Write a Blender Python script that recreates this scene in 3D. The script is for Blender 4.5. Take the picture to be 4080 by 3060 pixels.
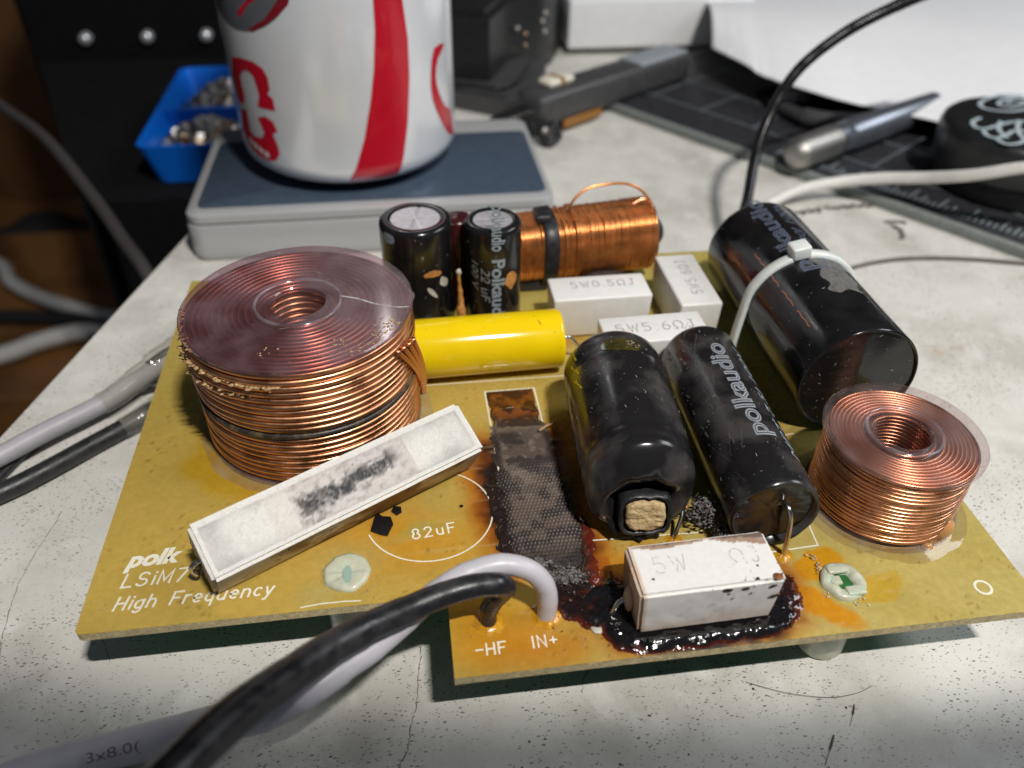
import bpy, bmesh, math, random
import numpy as np
from mathutils import Vector, Matrix, noise as mn

# ---------------------------------------------------------------- scene, camera, light (1 unit = 1 cm, all numbers below in mm)
S = 0.1
sc = bpy.context.scene
for o in list(bpy.data.objects): bpy.data.objects.remove(o)
C = sc.collection
sc.unit_settings.scale_length = 0.01
def rot3(a, b, c):
    return Matrix.Rotation(a, 3, 'Z') @ Matrix.Rotation(b, 3, 'X') @ Matrix.Rotation(c, 3, 'Z')
cam = bpy.data.cameras.new('camera'); co = bpy.data.objects.new('camera', cam); C.objects.link(co); sc.camera = co
CAM = Vector((53.893, -77.521, 104.078)); CR = rot3(math.radians(-8.262), math.radians(51.33), math.radians(0.794))
co.matrix_world = Matrix.Translation(CAM * S) @ CR.to_4x4()
cam.sensor_width = 36; cam.lens = 28.204; cam.clip_start = 0.05; cam.clip_end = 2000
cam.dof.use_dof = True; cam.dof.focus_distance = 13.6; cam.dof.aperture_fstop = 0.15; cam.dof.aperture_blades = 0

w = bpy.data.worlds.new('World'); sc.world = w; w.use_nodes = True
bg = w.node_tree.nodes['Background']; bg.inputs[0].default_value = (0.62, 0.72, 0.9, 1); bg.inputs[1].default_value = 0.07

def lamp(name, kind, loc, target, energy, color=(1, 1, 1), **kw):
    l = bpy.data.lights.new(name, kind); l.energy = energy; l.color = color
    for k, v in kw.items(): setattr(l, k, v)
    o = bpy.data.objects.new(name, l); C.objects.link(o); o.location = Vector(loc) * S
    o.rotation_euler = (Vector(target) - Vector(loc)).to_track_quat('-Z', 'Y').to_euler()
    return o
# the work lamp: a row of LEDs above and in front of the board, cone edge shaped to imitate the unseen phone's shadow
NL = 7
for i in range(NL):
    x = 170 + i * 7.5
    lamp('desk_lamp_led', 'SPOT', (x, -239, 539), (x - 3, -145, 505), 150000.0 / NL, (1.0, 0.965, 0.91),
         spot_size=math.radians(98.0), spot_blend=0.035, shadow_soft_size=0.5)
# unseen fill light added to the right of the bench to lift the far parts
lamp('ceiling_light', 'AREA', (950, 60, 760), (100, 60, 0), 44000, (0.95, 0.97, 1.0), shape='RECTANGLE', size=60, size_y=30)

sc.render.engine = 'CYCLES'
sc.view_settings.view_transform = 'Standard'; sc.view_settings.look = 'None'
sc.view_settings.exposure = 0; sc.view_settings.gamma = 1; sc.view_settings.use_curve_mapping = False
sc.cycles.max_bounces = 8; sc.cycles.transparent_max_bounces = 12; sc.cycles.caustics_reflective = False
sc.cycles.caustics_refractive = False

# ---------------------------------------------------------------- helpers
rnd = random.Random(7)
WO = {}
def org(o): return WO[o.name]
def tag(o, label=None, cat=None, group=None, kind=None):
    if label: o['label'] = label
    if cat: o['category'] = cat
    if group: o['group'] = group
    if kind: o['kind'] = kind
    return o
def empty(name, loc, label=None, cat=None, group=None):
    o = bpy.data.objects.new(name, None); C.objects.link(o); o.location = Vector(loc) * S
    o.empty_display_size = 0.3; WO[o.name] = Vector(loc); return tag(o, label, cat, group)
class MB:
    def __init__(s): s.v = []; s.f = []; s.c = []; s.m = []
    def add(s, vs, fs, col=None, mi=0):
        n = len(s.v); s.v.extend([tuple(q) for q in vs]); s.f.extend([tuple(i + n for i in f) for f in fs])
        s.c.extend([col or (1, 1, 1)] * len(vs)); s.m.extend([mi] * len(fs)); return s
    def build(s, name, mat, parent=None, smooth=True, origin=None, cols=None, label=None, cat=None, group=None, kind=None, mats=None, autosmooth=None):
        me = bpy.data.meshes.new(name)
        V_ = [Vector(q) for q in s.v]
        if origin is None:
            if V_:
                xs = [q.x for q in V_]; ys = [q.y for q in V_]; zs = [q.z for q in V_]
                origin = ((min(xs) + max(xs)) / 2, (min(ys) + max(ys)) / 2, min(zs))
            else: origin = (0, 0, 0)
        O = Vector(origin)
        me.from_pydata([(q - O) * S for q in V_], [], s.f)
        for m in (mats or [mat]): me.materials.append(m)
        if mats:
            for p_, mi in zip(me.polygons, s.m): p_.material_index = mi
        if smooth: me.polygons.foreach_set('use_smooth', [True] * len(me.polygons))
        if cols is True: cols = s.c
        if cols is not None:
            a = me.color_attributes.new('Col', 'FLOAT_COLOR', 'POINT')
            a.data.foreach_set('color', np.hstack([np.array(cols, float).reshape(-1, 3), np.ones((len(s.v), 1))]).ravel())
        if autosmooth is not None and smooth: me.set_sharp_from_angle(angle=math.radians(autosmooth))
        me.update()
        o = bpy.data.objects.new(name, me); C.objects.link(o); WO[o.name] = O
        if parent is not None:
            o.parent = parent; o.location = (O - org(parent)) * S
        else: o.location = O * S
        return tag(o, label, cat, group, kind)

def frame_of(d):
    d = Vector(d).normalized(); up = Vector((0, 0, 1)) if abs(d.z) < 0.95 else Vector((1, 0, 0))
    u = d.cross(up).normalized(); return u, u.cross(d).normalized(), d
def catmull(pts, n=8):
    P = [Vector(q) for q in pts]; P = [P[0] * 2 - P[1]] + P + [P[-1] * 2 - P[-2]]; out = []
    for i in range(1, len(P) - 2):
        for k in range(n):
            t = k / n; a, b, c, d = P[i - 1], P[i], P[i + 1], P[i + 2]
            out.append(0.5 * ((2 * b) + (c - a) * t + (2 * a - 5 * b + 4 * c - d) * t * t + (3 * b - a - 3 * c + d) * t ** 3))
    out.append(P[-2]); return out
def tube(mb, pts, r, seg=10, cap=True, flat=1.0, col=None, mi=0, wob=0.0):
    P = [Vector(q) for q in pts]; n = len(P)
    rr = r if isinstance(r, (list, tuple)) else [r] * n
    t0 = (P[1] - P[0]).normalized(); u, v, _ = frame_of(t0); vs = []; fs = []
    for i in range(n):
        t = (P[min(i + 1, n - 1)] - P[max(i - 1, 0)]).normalized()
        u = (u - t * u.dot(t)).normalized(); v = t.cross(u)
        k = rr[min(i, len(rr) - 1)] if len(rr) == n else rr[int(i * (len(rr) - 1) / (n - 1))]
        for j in range(seg):
            a = 2 * math.pi * j / seg; q = k * (1 + (wob * mn.noise(P[i] * 0.8 + Vector((j, 0, 0))) if wob else 0))
            vs.append(P[i] + u * math.cos(a) * q + v * math.sin(a) * q * flat)
    for i in range(n - 1):
        for j in range(seg):
            fs.append((i * seg + j, i * seg + (j + 1) % seg, (i + 1) * seg + (j + 1) % seg, (i + 1) * seg + j))
    if cap: fs.append(tuple(range(seg))[::-1]); fs.append(tuple(range((n - 1) * seg, n * seg)))
    return mb.add(vs, fs, col, mi)
def lathe(mb, A, d, prof, seg=64, fn=None, mi=0, col=None, ref=None):
    """profile of (distance along d, radius) swept round the axis"""
    A = Vector(A); u, v, d = frame_of(d); vs = []; fs = []; n = len(prof)
    for i, (s_, r) in enumerate(prof):
        for j in range(seg):
            a = 2 * math.pi * j / seg; q = fn(s_, r, a) if fn else (s_, r)
            vs.append(A + d * q[0] + (u * math.cos(a) + v * math.sin(a)) * q[1])
    for i in range(n - 1):
        for j in range(seg):
            fs.append((i * seg + j, i * seg + (j + 1) % seg, (i + 1) * seg + (j + 1) % seg, (i + 1) * seg + j))
    if prof[0][1] > 1e-6: fs.append(tuple(range(seg))[::-1]) if prof[0][1] < 1e-2 else None
    fs = [f for f in fs if f]
    return mb.add(vs, fs, col, mi)
def disc(mb, c, nrm, r, seg=48, mi=0, col=None, r2=None, fn=None):
    c = Vector(c); u, v, d = frame_of(nrm); vs = [c]; fs = []
    for j in range(seg):
        a = 2 * math.pi * j / seg; vs.append(c + (u * math.cos(a) + v * math.sin(a) * (r2 or r) / r) * r)
    for j in range(seg): fs.append((0, 1 + j, 1 + (j + 1) % seg))
    return mb.add(vs, fs, col, mi)
def rbox(mb, lo, hi, bev=0.5, M=None, seg=3, mi=0, col=None, fn=None):
    bm = bmesh.new(); bmesh.ops.create_cube(bm, size=1.0)
    L = Vector(lo); H = Vector(hi)
    for q in bm.verts: q.co = Vector((L[i] + (q.co[i] + 0.5) * (H[i] - L[i]) for i in range(3)))
    if bev > 0: bmesh.ops.bevel(bm, geom=list(bm.edges), offset=bev, segments=seg, affect='EDGES', profile=0.5)
    bm.verts.index_update()
    vs = [q.co.copy() for q in bm.verts]
    if fn: vs = [fn(q) for q in vs]
    if M is not None: vs = [M @ q for q in vs]
    fs = [[q.index for q in f.verts] for f in bm.faces]; bm.free()
    return mb.add(vs, fs, col, mi)
def prism(mb, pts, z0, z1, mi=0, col=None, bev=0.0):
    bm = bmesh.new(); vv = [bm.verts.new((x, y, z0)) for x, y in pts]; f = bm.faces.new(vv)
    r = bmesh.ops.extrude_face_region(bm, geom=[f])
    for q in r['geom']:
        if isinstance(q, bmesh.types.BMVert): q.co.z = z1
    bmesh.ops.recalc_face_normals(bm, faces=list(bm.faces))
    if bev: bmesh.ops.bevel(bm, geom=[e for e in bm.edges if abs(e.verts[0].co.z - e.verts[1].co.z) < 1e-6 and e.verts[0].co.z > (z0 + z1) / 2 - 1e-6 * 1], offset=bev, segments=2, affect='EDGES')
    bm.verts.index_update(); vs = [q.co.copy() for q in bm.verts]; fs = [[q.index for q in f.verts] for f in bm.faces]; bm.free()
    return mb.add(vs, fs, col, mi)
def flat_poly(pts, maxlen=None):
    """triangulated polygon (2D), optionally refined; returns verts2d, faces"""
    bm = bmesh.new(); vv = [bm.verts.new((x, y, 0)) for x, y in pts]; bm.faces.new(vv)
    bmesh.ops.triangulate(bm, faces=list(bm.faces))
    if maxlen:
        for _ in range(6):
            es = [e for e in bm.edges if e.calc_length() > maxlen]
            if not es: break
            bmesh.ops.subdivide_edges(bm, edges=es, cuts=1); bmesh.ops.triangulate(bm, faces=list(bm.faces))
    bm.verts.index_update(); vs = [(q.co.x, q.co.y) for q in bm.verts]; fs = [[q.index for q in f.verts] for f in bm.faces]; bm.free()
    return vs, fs
def smooth_loop(pts, n=4):
    P = [Vector((x, y, 0)) for x, y in pts]; N = len(P); out = []
    for i in range(N):
        a, b, c, d = P[i - 1], P[i], P[(i + 1) % N], P[(i + 2) % N]
        for k in range(n):
            t = k / n; q = 0.5 * ((2 * b) + (c - a) * t + (2 * a - 5 * b + 4 * c - d) * t * t + (3 * b - a - 3 * c + d) * t ** 3)
            out.append((q.x, q.y))
    return out
def blob(mb, c, r, sub=2, amp=0.35, fr=1.2, flat=1.0, col=None, mi=0, seed=0):
    bm = bmesh.new(); bmesh.ops.create_icosphere(bm, subdivisions=sub, radius=1.0)
    c = Vector(c); r = Vector(r if hasattr(r, '__len__') else (r, r, r)); vs = []
    for q in bm.verts:
        k = 1 + amp * mn.noise(q.co * fr + Vector((seed * 3.1, seed * 1.7, c.x * 0.7)))
        vs.append(c + Vector((q.co.x * r.x * k, q.co.y * r.y * k, q.co.z * r.z * k * flat)))
    fs = [[q.index for q in f.verts] for f in bm.faces]; bm.free(); return mb.add(vs, fs, col, mi)

# value noise for painted stains
_rs = np.random.RandomState(3); _G = _rs.rand(64, 64)
def vnoise(x, y, f=1.0, o=0):
    x = np.asarray(x, float) * f + 13.7 + o * 7.3; y = np.asarray(y, float) * f + 5.1 + o * 3.9
    xi = np.floor(x).astype(int); yi = np.floor(y).astype(int); fx = x - xi; fy = y - yi
    fx = fx * fx * (3 - 2 * fx); fy = fy * fy * (3 - 2 * fy); g = lambda a, b: _G[a % 64, b % 64]
    return (g(xi, yi) * (1 - fx) + g(xi + 1, yi) * fx) * (1 - fy) + (g(xi, yi + 1) * (1 - fx) + g(xi + 1, yi + 1) * fx) * fy
def fbm(x, y, f=1.0, o=0, n=4):
    s = 0; a = 0.5
    for k in range(n): s = s + a * vnoise(x, y, f * 2 ** k, o + k); a *= 0.5
    return s / (1 - 0.5 ** n)
def sstep(a, b, x):
    t = np.clip((x - a) / (b - a), 0, 1); return t * t * (3 - 2 * t)
def segdist(x, y, ax, ay, bx, by):
    dx, dy = bx - ax, by - ay; t = np.clip(((x - ax) * dx + (y - ay) * dy) / (dx * dx + dy * dy + 1e-9), 0, 1)
    return np.hypot(x - ax - t * dx, y - ay - t * dy)
def polydist(x, y, pts):
    """signed distance to polygon, negative inside"""
    d = np.full(np.shape(x), 1e9); ins = np.zeros(np.shape(x), bool); n = len(pts)
    for i in range(n):
        ax, ay = pts[i]; bx, by = pts[(i + 1) % n]
        d = np.minimum(d, segdist(x, y, ax, ay, bx, by))
        c = ((ay > y) != (by > y)) & (x < (bx - ax) * (y - ay) / ((by - ay) + 1e-12) + ax); ins ^= c
    return np.where(ins, -d, d)
def lerp(a, b, t): return a * (1 - t[..., None]) + np.array(b, float) * t[..., None]
def heightpatch(name, x0, x1, y0, y1, step, hf, cf, mat, parent, z0=0.0, label=None, kind=None):
    nx = int((x1 - x0) / step) + 1; ny = int((y1 - y0) / step) + 1
    X, Y = np.meshgrid(np.linspace(x0, x1, nx), np.linspace(y0, y1, ny)); H = hf(X, Y); K = cf(X, Y, H)
    mb = MB(); idx = -np.ones((ny, nx), int); keep = np.zeros((ny, nx), bool); qs = []
    act = H > 0
    for j in range(ny - 1):
        for i in range(nx - 1):
            if act[j, i] or act[j, i + 1] or act[j + 1, i] or act[j + 1, i + 1]:
                qs.append((j, i)); keep[j:j + 2, i:i + 2] = True
    vs = []; cs = []
    for j, i in np.argwhere(keep):
        idx[j, i] = len(vs); vs.append((X[j, i], Y[j, i], z0 + max(H[j, i], -0.01))); cs.append(tuple(K[j, i]))
    mb.v = vs; mb.f = [(idx[j, i], idx[j, i + 1], idx[j + 1, i + 1], idx[j + 1, i]) for j, i in qs]; mb.c = cs
    return mb.build(name, mat, parent, cols=cs, label=label, kind=kind, origin=((x0 + x1) / 2, (y0 + y1) / 2, z0))

# ---- materials
def mat(name, col=(0.5, 0.5, 0.5), rough=0.5, metal=0.0, var=0.0, vscale=8.0, bump=0.0, bscale=40.0, attr=False, spec=0.5, coat=0.0,
        trans=0.0, rvar=0.0, col2=None, sub=0.0, bdist=0.01):
    m = bpy.data.materials.new(name); m.use_nodes = True; nt = m.node_tree; N = nt.nodes; L = nt.links; b = N['Principled BSDF']
    b.inputs['Roughness'].default_value = rough; b.inputs['Metallic'].default_value = metal; b.inputs['Specular IOR Level'].default_value = spec
    b.inputs['Coat Weight'].default_value = coat; b.inputs['Coat Roughness'].default_value = 0.06
    b.inputs['Transmission Weight'].default_value = trans
    if sub: b.inputs['Subsurface Weight'].default_value = sub; b.inputs['Subsurface Scale'].default_value = 0.15
    tc = N.new('ShaderNodeTexCoord')
    base = None
    if attr:
        a = N.new('ShaderNodeAttribute'); a.attribute_name = 'Col'; base = a.outputs['Color']
    else:
        b.inputs['Base Color'].default_value = (*col, 1)
    nz = N.new('ShaderNodeTexNoise'); nz.inputs['Scale'].default_value = vscale; nz.inputs['Detail'].default_value = 8; L.new(tc.outputs['Object'], nz.inputs['Vector'])
    if var or col2:
        mx = N.new('ShaderNodeMix'); mx.data_type = 'RGBA'
        if base is None: mx.inputs[6].default_value = (*col, 1)
        else: L.new(base, mx.inputs[6])
        if col2:
            mx.inputs[7].default_value = (*col2, 1); rp = N.new('ShaderNodeValToRGB'); rp.color_ramp.elements[0].position = 0.45; rp.color_ramp.elements[1].position = 0.62
            L.new(nz.outputs['Fac'], rp.inputs['Fac'])
            ml = N.new('ShaderNodeMath'); ml.operation = 'MULTIPLY'; ml.inputs[1].default_value = var or 1.0; L.new(rp.outputs['Color'], ml.inputs[0]); L.new(ml.outputs[0], mx.inputs[0])
        else:
            mx.blend_type = 'MULTIPLY'; mx.inputs[0].default_value = 1.0
            mr = N.new('ShaderNodeMapRange'); mr.inputs[1].default_value = 0.3; mr.inputs[2].default_value = 0.7; mr.inputs[3].default_value = 1 - var; mr.inputs[4].default_value = 1 + var * 0.6
            L.new(nz.outputs['Fac'], mr.inputs[0]); L.new(mr.outputs[0], mx.inputs[7])
        L.new(mx.outputs[2], b.inputs['Base Color'])
    elif base is not None: L.new(base, b.inputs['Base Color'])
    if rvar:
        mr = N.new('ShaderNodeMapRange'); mr.inputs[1].default_value = 0.35; mr.inputs[2].default_value = 0.65; mr.inputs[3].default_value = max(rough - rvar, 0.02); mr.inputs[4].default_value = rough + rvar
        L.new(nz.outputs['Fac'], mr.inputs[0]); L.new(mr.outputs[0], b.inputs['Roughness'])
    if bump:
        n2 = N.new('ShaderNodeTexNoise'); n2.inputs['Scale'].default_value = bscale; n2.inputs['Detail'].default_value = 6; L.new(tc.outputs['Object'], n2.inputs['Vector'])
        bp = N.new('ShaderNodeBump'); bp.inputs['Strength'].default_value = bump; bp.inputs['Distance'].default_value = bdist
        L.new(n2.outputs['Fac'], bp.inputs['Height']); L.new(bp.outputs['Normal'], b.inputs['Normal'])
    return m
def clear_mat(name, tint=(0.85, 0.8, 0.85), haze=0.12, hazecol=(0.7, 0.65, 0.7), rough=0.06, ior=1.5, edge=None):
    m = bpy.data.materials.new(name); m.use_nodes = True; nt = m.node_tree; N = nt.nodes; L = nt.links; N.remove(N['Principled BSDF'])
    out = N['Material Output']; t = N.new('ShaderNodeBsdfTransparent'); t.inputs[0].default_value = (*tint, 1)
    d = N.new('ShaderNodeBsdfDiffuse'); d.inputs[0].default_value = (*hazecol, 1); g = N.new('ShaderNodeBsdfGlossy'); g.inputs['Roughness'].default_value = rough
    fr = N.new('ShaderNodeMath'); fr.operation = 'MULTIPLY_ADD'; fr.inputs[1].default_value = 0.85; fr.inputs[2].default_value = 0.05; lw_ = N.new('ShaderNodeLayerWeight'); lw_.inputs[0].default_value = 0.5; pw_ = N.new('ShaderNodeMath'); pw_.operation = 'POWER'; pw_.inputs[1].default_value = 4.5; L.new(lw_.outputs['Facing'], pw_.inputs[0]); L.new(pw_.outputs[0], fr.inputs[0]); m1 = N.new('ShaderNodeMixShader'); m2 = N.new('ShaderNodeMixShader')
    tc = N.new('ShaderNodeTexCoord'); nz = N.new('ShaderNodeTexNoise'); nz.inputs['Scale'].default_value = 1.6; nz.inputs['Detail'].default_value = 9; L.new(tc.outputs['Object'], nz.inputs['Vector'])
    mr = N.new('ShaderNodeMapRange'); mr.inputs[1].default_value = 0.4; mr.inputs[2].default_value = 0.68; mr.inputs[3].default_value = haze * 0.5; mr.inputs[4].default_value = haze * 2.2; L.new(nz.outputs['Fac'], mr.inputs[0])
    L.new(mr.outputs[0], m1.inputs[0]); L.new(t.outputs[0], m1.inputs[1]); L.new(d.outputs[0], m1.inputs[2])
    L.new(fr.outputs[0], m2.inputs[0]); L.new(m1.outputs[0], m2.inputs[1]); L.new(g.outputs[0], m2.inputs[2]); L.new(m2.outputs[0], out.inputs[0])
    return m

M = {}
M['copper'] = mat('copper_wire', (0.86, 0.43, 0.25), 0.30, 1.0, 0.16, 3.0, 0.15, 30, rvar=0.08)
M['copper_dirty'] = mat('varnished_copper', (0.82, 0.41, 0.22), 0.34, 1.0, 0.22, 2.2, 0.25, 22, rvar=0.10)
M['copper_top'] = mat('copper_top_turns', (0.90, 0.48, 0.30), 0.36, 1.0, 0.15, 1.5)
M['copper_orange'] = mat('orange_enamel_wire', (0.88, 0.36, 0.12), 0.30, 0.85, 0.28, 3.5, 0.1, 30)
M['burnt_wire'] = mat('burnt_wire', (0.03, 0.025, 0.022), 0.4, 0.0, 0.5, 4.0, 0.5, 20, col2=(0.22, 0.15, 0.07))
M['flange'] = clear_mat('clear_plastic', (0.82, 0.70, 0.74), 0.16, (0.26, 0.18, 0.20), 0.07)
M['flange_clear'] = clear_mat('clear_plastic_small', (0.94, 0.89, 0.89), 0.07, (0.45, 0.36, 0.35), 0.06)
M['flange_rim'] = clear_mat('clear_plastic_rim', (0.86, 0.8, 0.84), 0.16, (0.5, 0.45, 0.5), 0.12)
M['clear_glue'] = clear_mat('clear_glue', (0.93, 0.88, 0.74), 0.14, (0.6, 0.52, 0.35), 0.08)
M['clear_sleeve'] = clear_mat('clear_sleeve', (0.93, 0.92, 0.88), 0.13, (0.6, 0.58, 0.52), 0.08)
M['black_sleeve'] = mat('black_sleeve', (0.012, 0.012, 0.013), 0.16, 0, 0.4, 2.0, 0.12, 18, rvar=0.07, bdist=0.006)
M['black_sleeve_dusty'] = mat('dusty_black_sleeve', (0.014, 0.013, 0.014), 0.22, 0, 1.0, 1.4, 0.12, 16, rvar=0.08, bdist=0.006, col2=(0.05, 0.046, 0.045))
M['black_end'] = mat('black_epoxy', (0.016, 0.014, 0.011), 0.16, 0, 0.4, 2.5, 0.12, 6, bdist=0.02)
M['black_rubber'] = mat('black_rubber', (0.022, 0.022, 0.024), 0.42, 0, 0.4, 5, 0.3, 30, rvar=0.1)
M['yellow'] = mat('yellow_film', (0.86, 0.60, 0.004), 0.13, 0, 0.06, 1.5, 0.05, 5, coat=0.3)
M['yellow_end'] = mat('yellow_end', (0.55, 0.38, 0.01), 0.4, 0, 0.2, 6)
M['alu'] = mat('aluminium_top', (0.62, 0.60, 0.64), 0.42, 0.55, 0.12, 6, 0.15, 25)
M['ceramic'] = mat('white_ceramic', (0.76, 0.75, 0.73), 0.38, 0, 0.05, 5, 0.15, 60, sub=0.1)
M['ceramic_attr'] = mat('stained_ceramic', rough=0.42, attr=True, var=0.05, vscale=12, bump=0.3, bscale=60)
M['cement_attr'] = mat('sooty_cement', rough=0.8, attr=True, var=0.08, vscale=26, bump=0.45, bscale=45, bdist=0.015)
M['stamp'] = mat('grey_stamp_ink', (0.30, 0.29, 0.30), 0.7, 0, 0.3, 20)
M['stamp_brown'] = mat('brown_stamp_ink', (0.42, 0.29, 0.22), 0.7, 0, 0.5, 20)
M['soot'] = mat('soot_spot', (0.035, 0.018, 0.010), 0.25, 0, 0.6, 14)
M['soot_brown'] = mat('brown_spot', (0.22, 0.09, 0.03), 0.3, 0, 0.6, 14)
M['silk'] = mat('silkscreen_white', (0.78, 0.75, 0.62), 0.5, 0, 0.10, 20)
M['silk_dim'] = mat('silkscreen_dim', (0.62, 0.50, 0.26), 0.5, 0, 0.3, 10)
M['board_attr'] = mat('solder_mask_top', rough=0.26, attr=True, var=0.07, vscale=9, bump=0.10, bscale=35, rvar=0.08, bdist=0.006, coat=0.15)
M['board_edge'] = mat('fibreglass_edge', (0.66, 0.54, 0.30), 0.65, 0, 0.3, 14, 0.8, 28, bdist=0.03)
def make_translucent(m, f, col):
    nt = m.node_tree; N = nt.nodes; L = nt.links; b = N['Principled BSDF']; t = N.new('ShaderNodeBsdfTranslucent'); t.inputs[0].default_value = (*col, 1)
    x = N.new('ShaderNodeMixShader'); x.inputs[0].default_value = f; L.new(b.outputs[0], x.inputs[1]); L.new(t.outputs[0], x.inputs[2]); L.new(x.outputs[0], N['Material Output'].inputs[0]); return m
make_translucent(M['board_attr'], .07, (.6, .9, .3))
M['board_under'] = make_translucent(mat('green_underside', (0.03, 0.16, 0.05), 0.4, 0, 0.3, 6), .3, (.25, .8, .3))
M['char_attr'] = mat('charred_residue', rough=0.75, attr=True, var=0.25, vscale=30, bump=0.6, bscale=60, bdist=0.02)
M['goo_attr'] = mat('burnt_resin', rough=0.13, attr=True, var=0.2, vscale=10, bump=0.22, bscale=12, bdist=0.02, coat=0.4, rvar=0.06)
M['amber_attr'] = mat('amber_glue', rough=0.12, attr=True, var=0.12, vscale=6, bump=0.2, bscale=10, coat=0.5)
M['crust'] = mat('tan_crust', (0.55, 0.36, 0.17), 0.6, 0, 0.4, 12, 0.8, 30, bdist=0.03)
M['crust_orange'] = mat('orange_crust', (0.60, 0.27, 0.07), 0.5, 0, 0.4, 12, 0.8, 30, bdist=0.03)
M['crust_white'] = mat('whitish_crust', (0.62, 0.58, 0.5), 0.5, 0, 0.3, 12, 0.5, 30)
M['dust'] = mat('dust', (0.42, 0.41, 0.39), 0.9)
M['lint'] = mat('grey_lint', (0.17, 0.155, 0.15), 0.9, 0, 0.4, 30)
M['wood_core'] = mat('wooden_core', (0.58, 0.42, 0.22), 0.75, 0, 0.28, 14, 0.9, 24, bdist=0.03)
M['nylon'] = mat('translucent_nylon', (0.52, 0.54, 0.42), 0.3, 0, 0.1, 8, 0.2, 14, sub=0.4)
M['nylon_tie'] = mat('cable_tie_nylon', (0.72, 0.76, 0.74), 0.35, 0, 0.08, 8, sub=0.3)
M['tinned'] = mat('tinned_lead', (0.62, 0.60, 0.58), 0.25, 1.0, 0.2, 8)
M['white_wire'] = mat('white_wire_jacket', (0.52, 0.50, 0.54), 0.36, 0, 0.06, 4, 0.1, 20)
M['grey_wire'] = mat('grey_wire_jacket', (0.40, 0.385, 0.41), 0.4, 0, 0.08, 4, 0.1, 20)
M['black_wire'] = mat('black_wire_jacket', (0.013, 0.013, 0.015), 0.34, 0, 0.5, 3.5, 0.2, 26, col2=(0.045, 0.045, 0.047), rvar=0.1)
M['blue_ink'] = mat('grey_blue_ink', (0.30, 0.36, 0.42), 0.45, 0, 0.3, 12)
M['grey_ink'] = mat('grey_ink', (0.26, 0.28, 0.31), 0.45, 0, 0.2, 12)
M['faint_ink'] = mat('faint_blue_ink', (0.10, 0.12, 0.17), 0.35, 0, 0.3, 12)
M['scuff'] = mat('scuffed_skin', (0.14, 0.135, 0.13), 0.6, 0, 0.4, 10, 0.6, 24)
M['can_white'] = mat('can_lacquer_silver', (0.80, 0.82, 0.86), 0.20, 0.2, 0.03, 1.5, coat=0.4)
M['can_red'] = mat('can_lacquer_red', (0.55, 0.006, 0.025), 0.25, 0.1, 0.05, 2, coat=0.4)
M['can_darkred'] = mat('can_lacquer_dark_red', (0.22, 0.01, 0.02), 0.3, 0.1, coat=0.3)
M['can_grey'] = mat('can_lacquer_grey', (0.15, 0.16, 0.18), 0.3, 0.3, 0.05, 2, coat=0.3)
M['can_metal'] = mat('bare_can_metal', (0.55, 0.56, 0.57), 0.3, 1.0)
M['can_dark'] = mat('can_shadow_rim', (0.03, 0.032, 0.035), 0.35, 0.4)  # near-black, for the base rim and one badge stripe
M['scale_body'] = mat('scale_silver_plastic', (0.45, 0.455, 0.46), 0.35, 0.2, 0.03, 3, coat=0.2)
M['scale_plate'] = mat('brushed_steel', (0.085, 0.12, 0.175), 0.30, 0.4, 0.12, 5, 0.05, 60)
M['blue_tray'] = mat('blue_plastic', (0.004, 0.14, 0.66), 0.3, 0, 0.05, 3)
M['nuts'] = mat('zinc_parts', (0.72, 0.68, 0.62), 0.32, 0.75, 0.35, 6)
M['nuts_warm'] = mat('brass_parts', (0.60, 0.42, 0.28), 0.3, 1.0, 0.3, 6)
M['black_plastic'] = mat('black_plastic', (0.018, 0.018, 0.02), 0.38, 0, 0.3, 4, 0.2, 30)
M['black_matte'] = mat('matte_black', (0.005, 0.005, 0.006), 0.9, 0, 0.3, 2, spec=0.15)
M['dark_grey'] = mat('dark_grey_plastic', (0.06, 0.06, 0.062), 0.4, 0, 0.2, 3)
M['steel'] = mat('steel', (0.50, 0.51, 0.53), 0.28, 1.0, 0.1, 5)
M['knurl'] = mat('knurled_metal', (0.42, 0.41, 0.39), 0.38, 0.9, 0.2, 40, 0.8, 60)
M['label_grey'] = mat('grey_label', (0.30, 0.33, 0.36), 0.5, 0, 0.1, 10)
M['paper'] = mat('white_paper', (0.82, 0.83, 0.85), 0.75, 0, 0.03, 2)
M['card_grey'] = mat('grey_card', (0.32, 0.30, 0.29), 0.8, 0, 0.1, 4)
M['mat_black'] = mat('cutting_mat', (0.030, 0.031, 0.036), 0.5, 0, 0.4, 3, 0.3, 50)
M['mat_edge'] = mat('cutting_mat_edge', (0.20, 0.22, 0.21), 0.6, 0, 0.2, 6)
M['mat_ink'] = mat('mat_print', (0.26, 0.31, 0.33), 0.6)
M['white_print'] = mat('white_print', (0.42, 0.50, 0.54), 0.5, 0, 0.15, 6)
M['white_cable'] = mat('white_cable_jacket', (0.74, 0.73, 0.70), 0.45, 0, 0.08, 4)
M['amber_plastic'] = mat('amber_plastic', (0.28, 0.12, 0.02), 0.3)
M['cream'] = mat('cream_plastic', (0.75, 0.72, 0.60), 0.4)
M['wood_floor'] = mat('brown_wood', (0.28, 0.13, 0.04), 0.5, 0, 1.0, 0.12, 0.2, 3, col2=(0.16, 0.07, 0.025))
M['wall_brown'] = mat('dark_red_wall', (0.045, 0.018, 0.013), 0.7, 0, 0.3, 0.1)
M['wall_wood'] = mat('warm_wood_panel', (0.20, 0.09, 0.03), 0.5, 0, 0.3, 0.15)
M['knob'] = mat('pale_metal_knob', (0.75, 0.78, 0.82), 0.3, 0.6)
M['cloth_dark'] = mat('dark_cloth', (0.030, 0.026, 0.028), 0.9, 0, 0.4, 0.5)
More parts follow.
